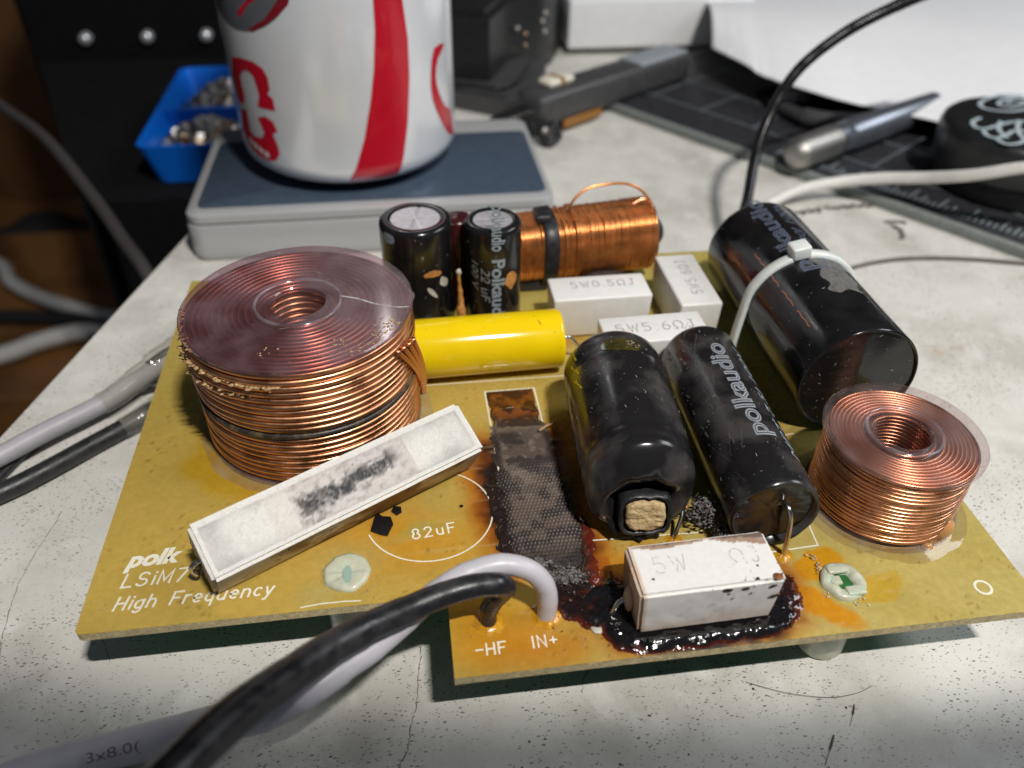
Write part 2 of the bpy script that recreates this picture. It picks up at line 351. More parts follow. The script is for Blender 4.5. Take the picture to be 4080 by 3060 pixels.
M['cloth_pink'] = mat('faded_pink_cloth', (0.16, 0.06, 0.075), 0.9, 0, 0.4, 0.5)
M['hair'] = mat('hair', (0.10, 0.085, 0.07), 0.5)
M['crack'] = mat('crack_dirt', (0.20, 0.16, 0.12), 0.9, 0, 0.5, 6)
M['dirt'] = mat('grey_dirt', (0.16, 0.14, 0.13), 0.9, 0, 0.3, 12)

# painted worktop: off-white paint with short dark specks, grime and rusty stains
def table_mat():
    m = bpy.data.materials.new('painted_worktop'); m.use_nodes = True; nt = m.node_tree; N = nt.nodes; L = nt.links; b = N['Principled BSDF']
    tc = N.new('ShaderNodeTexCoord')
    def noise(scale, det=6, rough=0.6, stretch=None, rotz=0):
        mp = N.new('ShaderNodeMapping'); mp.inputs['Rotation'].default_value = (0, 0, rotz)
        if stretch: mp.inputs['Scale'].default_value = stretch
        L.new(tc.outputs['Object'], mp.inputs['Vector']); n = N.new('ShaderNodeTexNoise'); n.inputs['Scale'].default_value = scale; n.inputs['Detail'].default_value = det
        n.inputs['Roughness'].default_value = rough; L.new(mp.outputs[0], n.inputs['Vector']); return n.outputs['Fac']
    def ramp(x, a, b_, lo=0.0, hi=1.0):
        r = N.new('ShaderNodeMapRange'); r.interpolation_type = 'SMOOTHSTEP'; r.inputs[1].default_value = a; r.inputs[2].default_value = b_; r.inputs[3].default_value = lo; r.inputs[4].default_value = hi; L.new(x, r.inputs[0]); return r.outputs[0]
    def mul(x, y):
        k = N.new('ShaderNodeMath'); k.operation = 'MULTIPLY'; L.new(x, k.inputs[0])
        if hasattr(y, 'links') or hasattr(y, 'is_linked'): L.new(y, k.inputs[1])
        else: k.inputs[1].default_value = y
        return k.outputs[0]
    def mix(a, colr, f):
        k = N.new('ShaderNodeMix'); k.data_type = 'RGBA'
        if isinstance(a, tuple): k.inputs[6].default_value = (*a, 1)
        else: L.new(a, k.inputs[6])
        k.inputs[7].default_value = (*colr, 1); L.new(f, k.inputs[0]); return k.outputs[2]
    c = mix((0.68, 0.665, 0.62), (0.53, 0.515, 0.47), ramp(noise(0.35, 5), 0.42, 0.68))
    c = mix(c, (0.74, 0.73, 0.69), ramp(noise(1.1, 6), 0.5, 0.75))
    c = mix(c, (0.42, 0.39, 0.35), mul(ramp(noise(9, 8, 0.75), 0.55, 0.72), 0.45))
    c = mix(c, (0.50, 0.33, 0.17), mul(ramp(noise(0.45, 4), 0.66, 0.76), mul(ramp(noise(3, 8), 0.4, 0.6), 0.65)))
    # specks, thicker in some places than others
    dens = ramp(noise(0.6, 3), 0.36, 0.56, 0.15, 1.0)
    for sc_, st, rz, thr, am in ((10, (1, 2.3, 1), 0.5, 0.16, 0.9), (17, (1, 1.7, 1), 0.9, 0.16, 0.8), (6, (1, 1.4, 1), 0.2, 0.08, 0.8)):
        mp = N.new('ShaderNodeMapping'); mp.inputs['Rotation'].default_value = (0, 0, rz); mp.inputs['Scale'].default_value = st; L.new(tc.outputs['Object'], mp.inputs['Vector'])
        v = N.new('ShaderNodeTexVoronoi'); v.inputs['Scale'].default_value = sc_; v.inputs['Randomness'].default_value = 1; L.new(mp.outputs[0], v.inputs['Vector'])
        sep = N.new('ShaderNodeSeparateColor'); L.new(v.outputs['Color'], sep.inputs[0])
        th = N.new('ShaderNodeMath'); th.operation = 'MULTIPLY'; th.inputs[1].default_value = thr * 2.4; L.new(sep.outputs[0], th.inputs[0])
        ad = N.new('ShaderNodeMath'); ad.operation = 'SUBTRACT'; L.new(th.outputs[0], ad.inputs[0]); L.new(v.outputs['Distance'], ad.inputs[1])
        sp = ramp(ad.outputs[0], -0.02, 0.10); gate = ramp(sep.outputs[1], 0.30, 0.36)
        c = mix(c, (0.13, 0.12, 0.115), mul(mul(mul(sp, gate), dens), am))
    L.new(c, b.inputs['Base Color']); b.inputs['Roughness'].default_value = 0.5
    L.new(ramp(noise(2, 6), 0.3, 0.7, 0.38, 0.62), b.inputs['Roughness'])
    bp = N.new('ShaderNodeBump'); bp.inputs['Strength'].default_value = 0.35; bp.inputs['Distance'].default_value = 0.02
    L.new(noise(14, 8, 0.7), bp.inputs['Height']); L.new(bp.outputs['Normal'], b.inputs['Normal'])
    return m
M['table'] = table_mat()

# ---- lettering
def text_mesh(s, size, bold=0.0, shear=0.0, outline=0.0, space=1.0):
    cu = bpy.data.curves.new('t', 'FONT'); cu.body = s; cu.size = 1.0; cu.shear = shear; cu.offset = bold; cu.resolution_u = 4; cu.space_character = space
    if outline: cu.fill_mode = 'NONE'; cu.bevel_depth = outline; cu.bevel_resolution = 0
    ob = bpy.data.objects.new('t', cu); C.objects.link(ob); dg = bpy.context.evaluated_depsgraph_get(); dg.update()
    me = bpy.data.meshes.new_from_object(ob.evaluated_get(dg)); vs = [(q.co.x * size, q.co.y * size, q.co.z * size) for q in me.vertices]; fs = [tuple(p_.vertices) for p_ in me.polygons]
    bpy.data.objects.remove(ob); bpy.data.curves.remove(cu); bpy.data.meshes.remove(me); return vs, fs
def put_text(name, s, size, mapping, m, parent, center=True, width=None, **kw):
    vs, fs = text_mesh(s, size, **kw)
    xs = [q[0] for q in vs]; k = 1.0
    if width: k = width / (max(xs) - min(xs))
    x0 = (min(xs) + max(xs)) / 2 if center else min(xs)
    bm = bmesh.new(); bv = [bm.verts.new(((q[0] - x0) * k, q[1], q[2])) for q in vs]
    for f in fs:
        try: bm.faces.new([bv[i] for i in f])
        except ValueError: pass
    for _ in range(5):
        es = [e for e in bm.edges if e.calc_length() > .9]
        if not es: break
        bmesh.ops.subdivide_edges(bm, edges=es, cuts=1); bmesh.ops.triangulate(bm, faces=[f for f in bm.faces if len(f.verts) > 4])
    bm.verts.index_update(); vs = [tuple(q.co) for q in bm.verts]; fs = [[q.index for q in f.verts] for f in bm.faces]; bm.free()
    mb = MB(); mb.add([mapping(*q) for q in vs], fs)
    return mb.build(name, m, parent, smooth=False)
def planar(O, ux, uy, h=0.02):
    O = Vector(O); ux = Vector(ux).normalized(); uy = Vector(uy).normalized(); n = ux.cross(uy)
    return lambda u, v, z=0: O + ux * u + uy * v + n * (h + max(z, 0) * 0.4)
def cylmap(A, axis, up, r, h=0.03):
    """u runs along axis, v round the cylinder away from 'up' ; v=0 at direction up"""
    A = Vector(A); d = Vector(axis).normalized(); up = Vector(up); up = (up - d * up.dot(d)).normalized(); side = up.cross(d)
    return lambda u, v, z=0: A + d * u + (up * math.cos(v / r) + side * math.sin(v / r)) * (r + h + z * 0.3)
# stroke font (cap height 1)
def arc(cx, cy, rx, ry, a0, a1, n=10):
    return [(cx + rx * math.cos(math.radians(a0 + (a1 - a0) * i / n)), cy + ry * math.sin(math.radians(a0 + (a1 - a0) * i / n))) for i in range(n + 1)]
SF = {
 'L': (.6, [[(0, 1), (0, 0), (.55, 0)]]), 'S': (.7, [arc(.3, .75, .28, .25, 20, 270, 12) + arc(.3, .25, .3, .25, 90, -160, 12)]),
 'i': (.15, [[(.05, 0), (.05, .65)], [(.05, .9), (.05, .96)]]), 'M': (.8, [[(0, 0), (0, 1), (.35, .2), (.7, 1), (.7, 0)]]),
 '7': (.65, [[(0, 1), (.58, 1), (.18, 0)]]), '0': (.7, [arc(.3, .5, .3, .5, 90, 446, 20)]), 'H': (.72, [[(0, 0), (0, 1)], [(.6, 0), (.6, 1)], [(0, .5), (.6, .5)]]),
 'g': (.58, [arc(.23, .33, .23, .31, 60, 300, 12) , [(.46, .65), (.46, -.1)] + arc(.23, -.1, .23, .2, 0, -150, 8)]),
 'h': (.58, [[(0, 0), (0, 1)], [(0, .38)] + arc(.23, .38, .23, .26, 170, 0, 8) + [(.46, 0)]]), 'F': (.62, [[(0, 0), (0, 1), (.55, 1)], [(0, .52), (.42, .52)]]),
 'r': (.4, [[(0, 0), (0, .64)], [(0, .35)] + arc(.25, .38, .25, .26, 170, 70, 6)]), 'e': (.58, [[(.02, .34), (.47, .34)] + arc(.245, .33, .23, .31, 5, 310, 14)]),
 'q': (.58, [arc(.23, .33, .23, .31, 60, 300, 12), [(.46, .65), (.46, -.35)]]), 'u': (.58, [[(0, .64), (0, .26)] + arc(.23, .26, .23, .25, 180, 360, 8), [(.46, .64), (.46, 0)]]),
 'n': (.58, [[(0, 0), (0, .64)], [(0, .38)] + arc(.23, .38, .23, .26, 170, 0, 8) + [(.46, 0)]]), 'c': (.52, [arc(.23, .33, .23, .31, 50, 310, 12)]),
 'y': (.55, [[(0, .64), (.23, 0)], [(.46, .64), (.14, -.3), (0, -.33)]]), '8': (.66, [arc(.28, .75, .23, .24, -88, 268, 16), arc(.28, .26, .28, .27, 92, 448, 16)]),
 '2': (.68, [arc(.28, .72, .27, .27, 165, -35, 10) + [(0, 0), (.58, 0)]]), '-': (.6, [[(0, .5), (.5, .5)]]), 'I': (.22, [[(.05, 0), (.05, 1)]]),
 'N': (.75, [[(0, 0), (0, 1), (.6, 0), (.6, 1)]]), '+': (.65, [[(0, .5), (.5, .5)], [(.25, .25), (.25, .78)]]), '5': (.68, [[(.5, 1), (.06, 1), (.02, .58)] + arc(.25, .32, .27, .32, 120, -150, 12)]),
 'W': (.9, [[(0, 1), (.2, 0), (.38, .8), (.56, 0), (.76, 1)]]), '.': (.3, [[(.08, 0), (.14, 0.02)]]), '6': (.68, [arc(.3, .3, .27, .3, 0, 360, 14), [(.05, .38), (.2, .85), (.45, 1)]]),
 '3': (.68, [arc(.28, .74, .26, .26, 150, -80, 10) + arc(.28, .26, .3, .27, 85, -160, 12)]), 'k': (.5, []),
 'Ω': (.85, [[(0, 0), (.22, 0), (.2, .12)] + arc(.36, .55, .34, .43, 235, -55, 16) + [(.5, 0), (.72, 0)]]), 'J': (.6, [[(.15, 1), (.5, 1)], [(.35, 1), (.35, .25)] + arc(.17, .24, .18, .23, 0, -160, 6)]),
 '1': (.4, [[(.05, .8), (.22, 1), (.22, 0)]]), ' ': (.5, []), 'A': (.7, [[(0, 0), (.3, 1), (.6, 0)], [(.1, .35), (.5, .35)]]), 'x': (.5, [[(0, 0), (.4, .6)], [(0, .6), (.4, 0)]]),
}
def stroke_text(mb, s, h, mapping, wd, shear=0.0, track=0.12, dots=False, skip=()):
    x = 0; lay = 0
    for ci, ch in enumerate(s):
        adv, strokes = SF[ch]
        if ci not in skip:
            for st in strokes:
                P = [((x + a + shear * b) * h, b * h) for a, b in st]
                if dots:
                    Q = []
                    for (ax, ay), (bx, by) in zip(P[:-1], P[1:]):
                        n = max(1, int(math.hypot(bx - ax, by - ay) / (wd * 2.0)))
                        for k in range(n): Q.append((ax + (bx - ax) * k / n, ay + (by - ay) * k / n))
                    for (qx, qy) in Q + [P[-1]]:
                        if rnd.random() < 0.12: continue
                        r = wd * 0.6; mb.add([mapping(qx + r * math.cos(a) , qy + r * math.sin(a)) for a in (0.5, 1.8, 3.1, 4.4, 5.6)], [(0, 1, 2, 3, 4)])
                else: ribbon(mb, P, wd, lambda u, v, l=lay: mapping(u, v) + (mapping(0, 0) - mapping(0, 0)), lift=lay * 0.002, mapping=mapping); lay += 1
        x += adv + track
    return x * h
def ribbon(mb, P, wd, _f=None, lift=0.0, mapping=None, closed=False):
    P = [Vector((a, b, 0)) for a, b in P]
    if len(P) < 2: return
    if not closed:
        P[0] = P[0] - (P[1] - P[0]).normalized() * wd * 0.4; P[-1] = P[-1] + (P[-1] - P[-2]).normalized() * wd * 0.4
    vs = []; n = len(P)
    for i in range(n):
        a = P[i - 1] if (i > 0 or closed) else P[i]; b = P[(i + 1) % n] if (i < n - 1 or closed) else P[i]
        t1 = (P[i] - a).normalized() if (P[i] - a).length > 1e-9 else (b - P[i]).normalized(); t2 = (b - P[i]).normalized() if (b - P[i]).length > 1e-9 else t1
        t = (t1 + t2).normalized() if (t1 + t2).length > 1e-6 else t1; nn = Vector((-t.y, t.x, 0)); k = wd / 2 / max(0.45, nn.dot(Vector((-t1.y, t1.x, 0))))
        vs += [P[i] + nn * k, P[i] - nn * k]
    m_ = n if closed else n - 1
    fs = [(2 * i, 2 * i + 1, (2 * i + 3) % (2 * n), (2 * i + 2) % (2 * n)) for i in range(m_)]
    z = Vector((0, 0, lift))
    mb.add([(mapping(q.x, q.y) if mapping else Vector((q.x, q.y, 0))) + z for q in vs], fs)

T = -16.2          # worktop height (board top is 0)
# ================================================================ the setting
def build_setting():
    mb = MB()
    edge = lambda y: -39.7 + (y - 69.8) * 0.266
    pts = [(edge(-140), -140), (560, -140), (560, 700), (edge(700), 700)]
    prism(mb, pts, T - 28, T, bev=2.2)
    tb = mb.build('worktop', M['table'], smooth=True, autosmooth=35, kind='structure', origin=(0, 0, T))
    # cracks in the paint, each a thin dirty line of its own
    P = lambda u, v: Vector((u, v, T + 0.03))
    def crack(pts, wd):
        c = MB(); q = catmull([(a, b, 0) for a, b in pts], 8); r = random.Random(len(pts))
        q = [(k.x + r.uniform(-.14, .14), k.y + r.uniform(-.14, .14)) for k in q]
        n = len(q)
        for i in range(n - 1):
            w0 = wd * (0.35 + r.random()); ribbon(c, [q[i], q[i + 1]], w0, mapping=P, lift=0.002 * (i % 3))
        c.build('crack', M['crack'], tb, smooth=False)
    crack([(50.5, 2), (50, -2), (49.6, -5), (49.3, -8), (48.2, -12), (47.6, -15.4), (46.4, -17.5), (45.2, -20)], 0.16)
    crack([(-18.7, 41.8), (-19.6, 36), (-20.7, 30.4), (-21.2, 24), (-20.8, 18.4), (-20.2, 13), (-19.3, 9.2), (-18.8, 3)], 0.13)
    crack([(81, 1), (79.6, -2.7), (78.6, -4.5), (76.6, -7.5), (76, -9.5)], 0.12)
    crack([(-6, 14), (-3, 10), (-1, 6)], 0.09)
    # floor and walls far below and behind
    m = MB(); m.add([(-1800, 200, -420), (1500, 200, -420), (1500, 1190, -420), (-1800, 1190, -420)], [(0, 1, 2, 3)]); m.add([(-1800, -900, -420), (1500, -900, -420), (1500, 200, -420), (-1800, 200, -420)], [(0, 1, 2, 3)])
    m.build('floor', M['wood_floor'], smooth=False, kind='structure')
    m = MB(); rbox(m, (-1800, 1190, -420), (1500, 1210, 1400), 0); m.build('wall', M['wall_brown'], smooth=False, kind='structure')
build_setting()

# ================================================================ the circuit board and all that is soldered to it
BW, BH, NX, NY = 147.45, 100.7, 55.4, -14.3
pcb = empty('circuit_board', (73, 43, T), 'scorched amber speaker crossover board on white standoffs with coils, capacitors and burnt resin', 'circuit board')
def board_slab():
    mb = MB(); r = 1.1
    pts = [(r, 0), (NX, 0), (NX, NY), (BW, NY), (BW, BH), (0, BH), (0, r), (0.3, 0.33)]
    n = len(pts); top = -0.03; bot = -1.6
    vs = [(x, y, bot) for x, y in pts] + [(x, y, top) for x, y in pts]
    mb.add(vs, [(i, (i + 1) % n, n + (i + 1) % n, n + i) for i in range(n)], mi=0); mb.add(vs[:n], [tuple(range(n))[::-1]], mi=1); pass
    lam = mb.build('laminate', None, pcb, smooth=False, mats=[M['board_edge'], M['board_under']])
    # painted top: colours of the mask, old amber flux, scorch marks
    def col(X, Y):
        n1 = fbm(X, Y, 0.12, 1); n2 = fbm(X, Y, 0.5, 2); n3 = fbm(X, Y, 0.035, 5)
        xw = X + (n1 - .5) * 7; yw = Y + (fbm(X, Y, 0.12, 9) - .5) * 7
        c = np.zeros(X.shape + (3,)) + np.array((0.50, 0.34, 0.072))
        c = lerp(c, (0.50, 0.40, 0.125), sstep(70, 140, X + n3 * 30) * 0.85)
        c = lerp(c, (0.39, 0.29, 0.06), sstep(.5, .75, n1) * .35)
        c = lerp(c, (0.40, 0.33, 0.09), sstep(35, 70, Y) * 0.5)
        def G(cx, cy, rx, ry, colr, a, rot=0, hard=0.0):
            nonlocal c
            dx, dy = xw - cx, yw - cy; cs, sn = math.cos(rot), math.sin(rot); u = (dx * cs + dy * sn) / rx; v = (-dx * sn + dy * cs) / ry
            d = np.hypot(u, v); c = lerp(c, colr, a * (1 - sstep(hard, 1.0, d)))
        G(50, 14, 24, 17, (0.55, 0.25, 0.012), .9)
        G(56, 20, 11, 10, (0.40, 0.34, 0.10), .55, 0, .1); G(52, 13, 9, 3, (0.30, 0.36, 0.12), .5)
        G(40, 9, 10, 8, (0.38, 0.36, 0.14), .5); G(36, 2, 6, 4, (0.40, 0.38, 0.16), .4)
        G(60, -5, 12, 11, (0.52, 0.25, 0.012), .9, 0, .2); G(68, -9, 18, 8, (0.50, 0.19, 0.010), .9)
        G(15, 36, 6, 14, (0.48, 0.28, 0.015), .9, .2, .4); G(25, 25, 12, 4, (0.50, 0.28, 0.015), .9, -.35, .4)
        G(88, 2, 12, 8, (0.48, 0.19, 0.010), 1, 0, .3); G(80, 0, 5, 14, (0.50, 0.22, 0.012), .9, 0, .3)
        G(80.5, 3.2, 3.0, 2.6, (0.30, 0.07, 0.005), .9, 0, .8)
        G(104, 6, 8, 8, (0.42, 0.15, 0.008), .9); G(113.5, -9.5, 6.5, 3.6, (0.60, 0.24, 0.004), .95, -.9, .7); G(116, -1.5, 6, 3.4, (0.60, 0.27, 0.005), .95, 0.2, .75); G(124, -8, 5, 3.6, (0.50, 0.31, 0.02), .8, 0, .8)
        G(122, 40, 6, 30, (0.30, 0.16, 0.01), .8); G(120, 20, 6, 14, (0.45, 0.25, 0.015), .8)
        G(71, 44, 6, 7, (0.26, 0.07, 0.008), .95, 0, .5); G(80, 30, 5, 22, (0.42, 0.20, 0.02), .8); G(64, 20, 5, 22, (0.42, 0.16, 0.012), .85)
        for qx, qy in ((98, 62), (86, 64), (70, 66), (96, 80), (60, 70), (118, 92)): G(qx, qy, 7, 5, (0.38, 0.15, 0.012), .8)
        # scorch
        d = polydist(xw * .55 + X * .45, yw * .55 + Y * .45, [(64, 34), (78.3, 36), (80, 10), (79, -3), (81, -12.6), (100, -13.6), (108, -11), (110, -4), (107, 0), (84, 0), (80, 2), (72, 3), (66, 4), (63.5, 18)])
        c = lerp(c, (0.40, 0.12, 0.010), (1 - sstep(0, 5.0, d)) * .85)
        c = lerp(c, (0.14, 0.034, 0.007), (1 - sstep(-.5, 2.2, d + (n2 - .5) * 2)) * .95)
        c = lerp(c, (0.022, 0.012, 0.010), (1 - sstep(-2.0, 0.3, d + (n2 - .5) * 3)))
        G(94, -12.0, 15, 4.0, (0.06, 0.024, 0.012), .9, 0, .5); G(94, -13.5, 13, 3.0, (0.020, 0.014, 0.014), .97, 0, .5)
        # scratches and grime
        c = lerp(c, (0.55, 0.42, 0.2), sstep(.72, .8, fbm(X * .25 + Y, Y * 3.2, 0.4, 11)) * .25 * sstep(30, 60, X))
        c = lerp(c, (0.16, 0.08, 0.02), sstep(.86, .92, vnoise(X, Y, 1.7, 21)) * sstep(.55, .7, vnoise(X, Y, .15, 23)) * .5)
        return np.clip(c * (0.93 + 0.14 * n2)[..., None], 0.004, 0.9)
    mb = MB(); cs = []
    for (x0, x1, y0, y1) in ((0, BW, 0, BH), (NX, BW, NY, 0)):
        st = 0.42; nx = int((x1 - x0) / st) + 1; ny = int((y1 - y0) / st) + 1; X, Y = np.meshgrid(np.linspace(x0, x1, nx), np.linspace(y0, y1, ny))
        c = col(X, Y); base = len(mb.v); Xs = X.copy(); Ys = Y.copy()
        if x0 == 0:
            cm = (X < 1.1) & (Y < 1.1); dd = np.hypot(X - 1.1, Y - 1.1); k = np.where(cm & (dd > 1.1), 1.1 / np.maximum(dd, 1e-6), 1); Xs = 1.1 + (X - 1.1) * k if False else np.where(cm, 1.1 + (X - 1.1) * k, X); Ys = np.where(cm, 1.1 + (Y - 1.1) * k, Y)
        mb.v += list(zip(Xs.ravel(), Ys.ravel(), np.zeros(X.size))); cs.append(c.reshape(-1, 3))
        mb.f += [(base + j * nx + i, base + j * nx + i + 1, base + (j + 1) * nx + i + 1, base + (j + 1) * nx + i) for j in range(ny - 1) for i in range(nx - 1)]
    cs = np.vstack(cs); mb.c = [(1, 1, 1)] * len(mb.v); mb.m = [0] * len(mb.f)
    mb.build('solder_mask', M['board_attr'], lam, smooth=False, cols=cs, origin=(73, 43, -0.03))
    return lam
lam = board_slab()

# ---- silkscreen
def bp(h=0.03): return lambda u, v, z=0: Vector((u, v, h + z * 0.2))
mb = MB(); ang = math.radians(3.5)
def mapat(x, y, ang=0.0, h=0.03):
    cs, sn = math.cos(ang), math.sin(ang); return lambda u, v, z=0: Vector((x + u * cs - v * sn, y + u * sn + v * cs, h + z * 0.2))
put_text('silkscreen_logo', 'polk', 4.3, mapat(4.4, 12.0, 0.03), M['silk'], pcb, center=False, bold=0.045, shear=0.3, width=8.9)
mb = MB(); stroke_text(mb, 'LSiM703', 2.5, mapat(4.9, 8.0, 0.02), 0.34, shear=0.2, track=0.24); mb.build('silkscreen_text', M['silk'], pcb, smooth=False)
mb = MB(); stroke_text(mb, 'High Frequency', 2.35, mapat(4.7, 3.75, 0.0), 0.34, shear=0.22, track=0.2); mb.build('silkscreen_text', M['silk'], pcb, smooth=False)
mb = MB(); stroke_text(mb, '82uF', 2.1, mapat(50.6, 12.1, 0.1), 0.30, track=0.32); mb.build('silkscreen_text', M['silk'], pcb, smooth=False)
mb = MB(); stroke_text(mb, '-HF', 1.9, mapat(58.9, -11.1, 0.0), 0.27, track=0.22); mb.build('silkscreen_text', M['silk'], pcb, smooth=False); mb = MB(); stroke_text(mb, 'IN+', 1.9, mapat(67.3, -10.8, 0.0), 0.27, track=0.22); mb.build('silkscreen_text', M['silk'], pcb, smooth=False)
def sline(pts, wd=0.28, m='silk', closed=False):
    mb = MB(); ribbon(mb, pts, wd, mapping=bp(), closed=closed); return mb.build('silkscreen_outline', M[m], pcb, smooth=False)
sline([(53.6 + 10.9 * math.cos(math.radians(a)), 17.4 + 10.3 * math.sin(math.radians(a))) for a in range(-160, 75, 4)], .25)
sline([(66.8, 9), (66.7, 49.3), (76.9, 49.3), (76.9, 9)], .30)
sline([(54, 52.9), (84, 52.6)], .28)
sline([(76.2, 43), (76.9, 30), (78.7, 8.1), (99, 7.5), (100.8, 13.5)], .26)
sline([(101, 7.0), (104, 7.2)], .2, 'silk_dim')
sline([(109, 1.9), (117.4, 2.3), (118, 9)], .28)
sline([(116, 28.4), (124.6, 29.3)], .28); sline([(121.4, 30), (121.2, 60), (121, 84)], .35, 'silk_dim')
sline([(33, -0.0 + 0.7), (36, 1.0), (39.5, 1.0), (42, 0.8)], .22)
sline([(139.9 + 1.25 * math.cos(a * .35), -9.2 + 1.25 * math.sin(a * .35)) for a in range(18)], .42, closed=True)

def hole(x, y, r, ring=None):
    mb = MB(); disc(mb, (x, y, 0.02), (0, 0, 1), r, 16); mb.build('drill_hole', M['black_matte'], pcb)
hole(59.2, 18.5, .35); hole(132.4, -3.2, .12); hole(97.3, -9.8, .1)

# ---- the two wire-wound coils with clear flanges
def coil(cx, cy, z0, z1, ri, ro, rf, rh, wire, label, mname, bulge=None, burnt=None, gap=0.1, ring=None, fm='flange', rtop=None):
    zt = z1 - 0.95; zb = z0 + 0.95
    n = int((zt - zb) / (wire + gap)); mb = MB(); pitch = (zt - zb) / n
    def turn(mbx, R, z, r, seg=112, ts=8, f=None):
        vs = []; fs = []
        for j in range(seg):
            a = 2 * math.pi * j / seg; dr, dz = f(a) if f else (0, 0)
            e = Vector((math.cos(a), math.sin(a), 0))
            for k in range(ts):
                t = 2 * math.pi * k / ts; vs.append(Vector((cx, cy, z + dz + r * math.sin(t))) + e * (R + dr + r * math.cos(t)))
        for j in range(seg):
            for k in range(ts):
                fs.append((j * ts + k, ((j + 1) % seg) * ts + k, ((j + 1) % seg) * ts + (k + 1) % ts, j * ts + (k + 1) % ts))
        mbx.add(vs, fs)
    rw = wire / 2; outer = []
    for i in range(n):
        z = zb + pitch * (i + .5); ph = rnd.random() * 6
        f = (lambda a, z=z, ph=ph, i=i: ((bulge(a, (z - z0) / (z1 - z0)) if bulge else 0) + 0.07 * wire * math.sin(a * 2 + ph) + .03 * wire * math.sin(5 * a + ph * 2), 0.07 * pitch * math.sin(a + ph) + 0.04 * pitch * math.sin(3 * a + ph)))
        if burnt is not None and i == burnt:
            m2 = MB(); turn(m2, ro - rw + .12, z, rw * 1.05, f=f); outer.append(m2)
        else: turn(mb, ro - rw, z, rw, f=f)
    for i in range(n): turn(mb, ri + rw, zb + pitch * (i + .5), rw, 64)
    k = int((ro - ri) / (wire * 1.02))
    top = MB()
    for i in range(1, k):
        Rk = ri + rw + (ro - ri - wire) * i / k
        if rtop is None or Rk > rtop: turn(top, Rk, zt - rw * (1.0 + .25 * rnd.random()), rw, 96)
    w_ = mb.build('inductor', M[mname], pcb, origin=(cx, cy, z0), label=label)
    top.build('top_layer', M['copper_top'], w_, origin=(cx, cy, zt - wire))
    for m2 in outer: m2.build('burnt_turn', M['burnt_wire'], w_, label='blackened turn of wire half-way down the coil')
    for za, zc in ((z1 - .95, z1), (z0 + .02, z0 + .95)):
        f = MB(); b = .22
        pr = [(za, rh), (za, rf - b), (za + b, rf), (zc - b, rf), (zc, rf - b), (zc, rh + b), (zc - b, rh)]
        pr = pr + [pr[0]]
        lathe(f, (cx, cy, 0), (0, 0, 1), pr, 112); f.build('flange', M[fm], w_, autosmooth=40, origin=(cx, cy, za))
    h = MB(); lathe(h, (cx, cy, 0), (0, 0, 1), [(z0 + .96, rh), (z1 - .96, rh), (z1 - .96, ri - .06), (z0 + .96, ri - .06), (z0 + .96, rh)], 64); h.build('bobbin_tube', M['flange_clear'], w_, autosmooth=40)
    if ring:
        g = MB(); lathe(g, (cx, cy, 0), (0, 0, 1), [(z1 + .005, ring - .35), (z1 + .22, ring - .2), (z1 + .22, ring + .2), (z1 + .005, ring + .35)], 96); g.build('flange_ring', M['flange_rim'], w_)
    # floor under the bore
    return w_
def bulge1(a, h):
    # loose turns push out near the top on the left and right sides
    k = 0.0
    for a0, w_, am in ((math.radians(200), .6, 1.0), (math.radians(-30), .5, .5)):
        d = math.atan2(math.sin(a - a0), math.cos(a - a0)); k += am * math.exp(-(d / w_) ** 2)
    return k * math.exp(-((h - .78) / .16) ** 2) * 0.5
big = coil(33.3, 46.57, 0, 26.2, 5.4, 20.15, 20.37, 4.78, 1.16, 'large copper air-core coil with purple-tinged clear flange, dirty loose turns and one blackened turn', 'copper_dirty', bulge1, burnt=8, gap=0.06, ring=7.5)
small = coil(132.64, 11.57, 0, 15.75, 4.65, 12.1, 12.99, 4.4, 0.70, 'small bright copper air-core coil with clear flange near the right corner of the board', 'copper', None, gap=0.05, ring=6.0, fm='flange_clear', rtop=6.1)
# crust and crack on the big flange
def crumbs(name, centers, m, parent, seed=0, kind='stuff', flat=.5, sub=1):
    r = random.Random(seed); mb = MB()
    for (x, y, z, sp, n, sz) in centers:
        for i in range(n):
            s_ = sz * r.uniform(.35, 1.2); blob(mb, (x + r.gauss(0, sp), y + r.gauss(0, sp), z + s_ * .15), (s_, s_ * r.uniform(.5, 1), s_ * .7), sub, .5, 1.5, flat, seed=i)
    return mb.build(name, M[m], parent, kind=kind)
def arcpts(cx, cy, R, a0, a1, n, z, sp, k, sz): return [(cx + R * math.cos(math.radians(a0 + (a1 - a0) * i / n)), cy + R * math.sin(math.radians(a0 + (a1 - a0) * i / n)), z, sp, k, sz) for i in range(n + 1)]
crumbs('glue_crust', arcpts(33.3, 46.6, 20.1, 168, 262, 40, 22.6, .5, 4, .6) + arcpts(33.3, 46.6, 20.3, 176, 245, 26, 20.2, .45, 3, .5) + arcpts(33.3, 46.6, 20.2, 176, 215, 14, 25.2, .3, 3, .35), 'crust', big, 3)
crumbs('glue_crust', arcpts(33.3, 46.6, 19.0, -60, -30, 8, 26.2, .5, 5, .22) + [(30, 31.5, 26.2, .8, 10, .25), (41, 33, 26.2, .9, 12, .24), (49.2, 38.5, 26.2, 1.1, 26, .25), (47, 36, 26.2, .7, 12, .2)], 'crust', big, 4)
mb = MB()
P_ = catmull([(41, 47.5, 26.25), (44, 46.2, 26.25), (47, 44.2, 26.25), (50.5, 42.8, 26.25), (52.8, 42.6, 26.25)], 6)
r_ = random.Random(5)
for i in range(len(P_) - 1): ribbon(mb, [(P_[i].x, P_[i].y), (P_[i + 1].x, P_[i + 1].y)], r_.uniform(.12, .4), mapping=lambda u, v: Vector((u, v, 26.22)), lift=.002 * (i % 3))
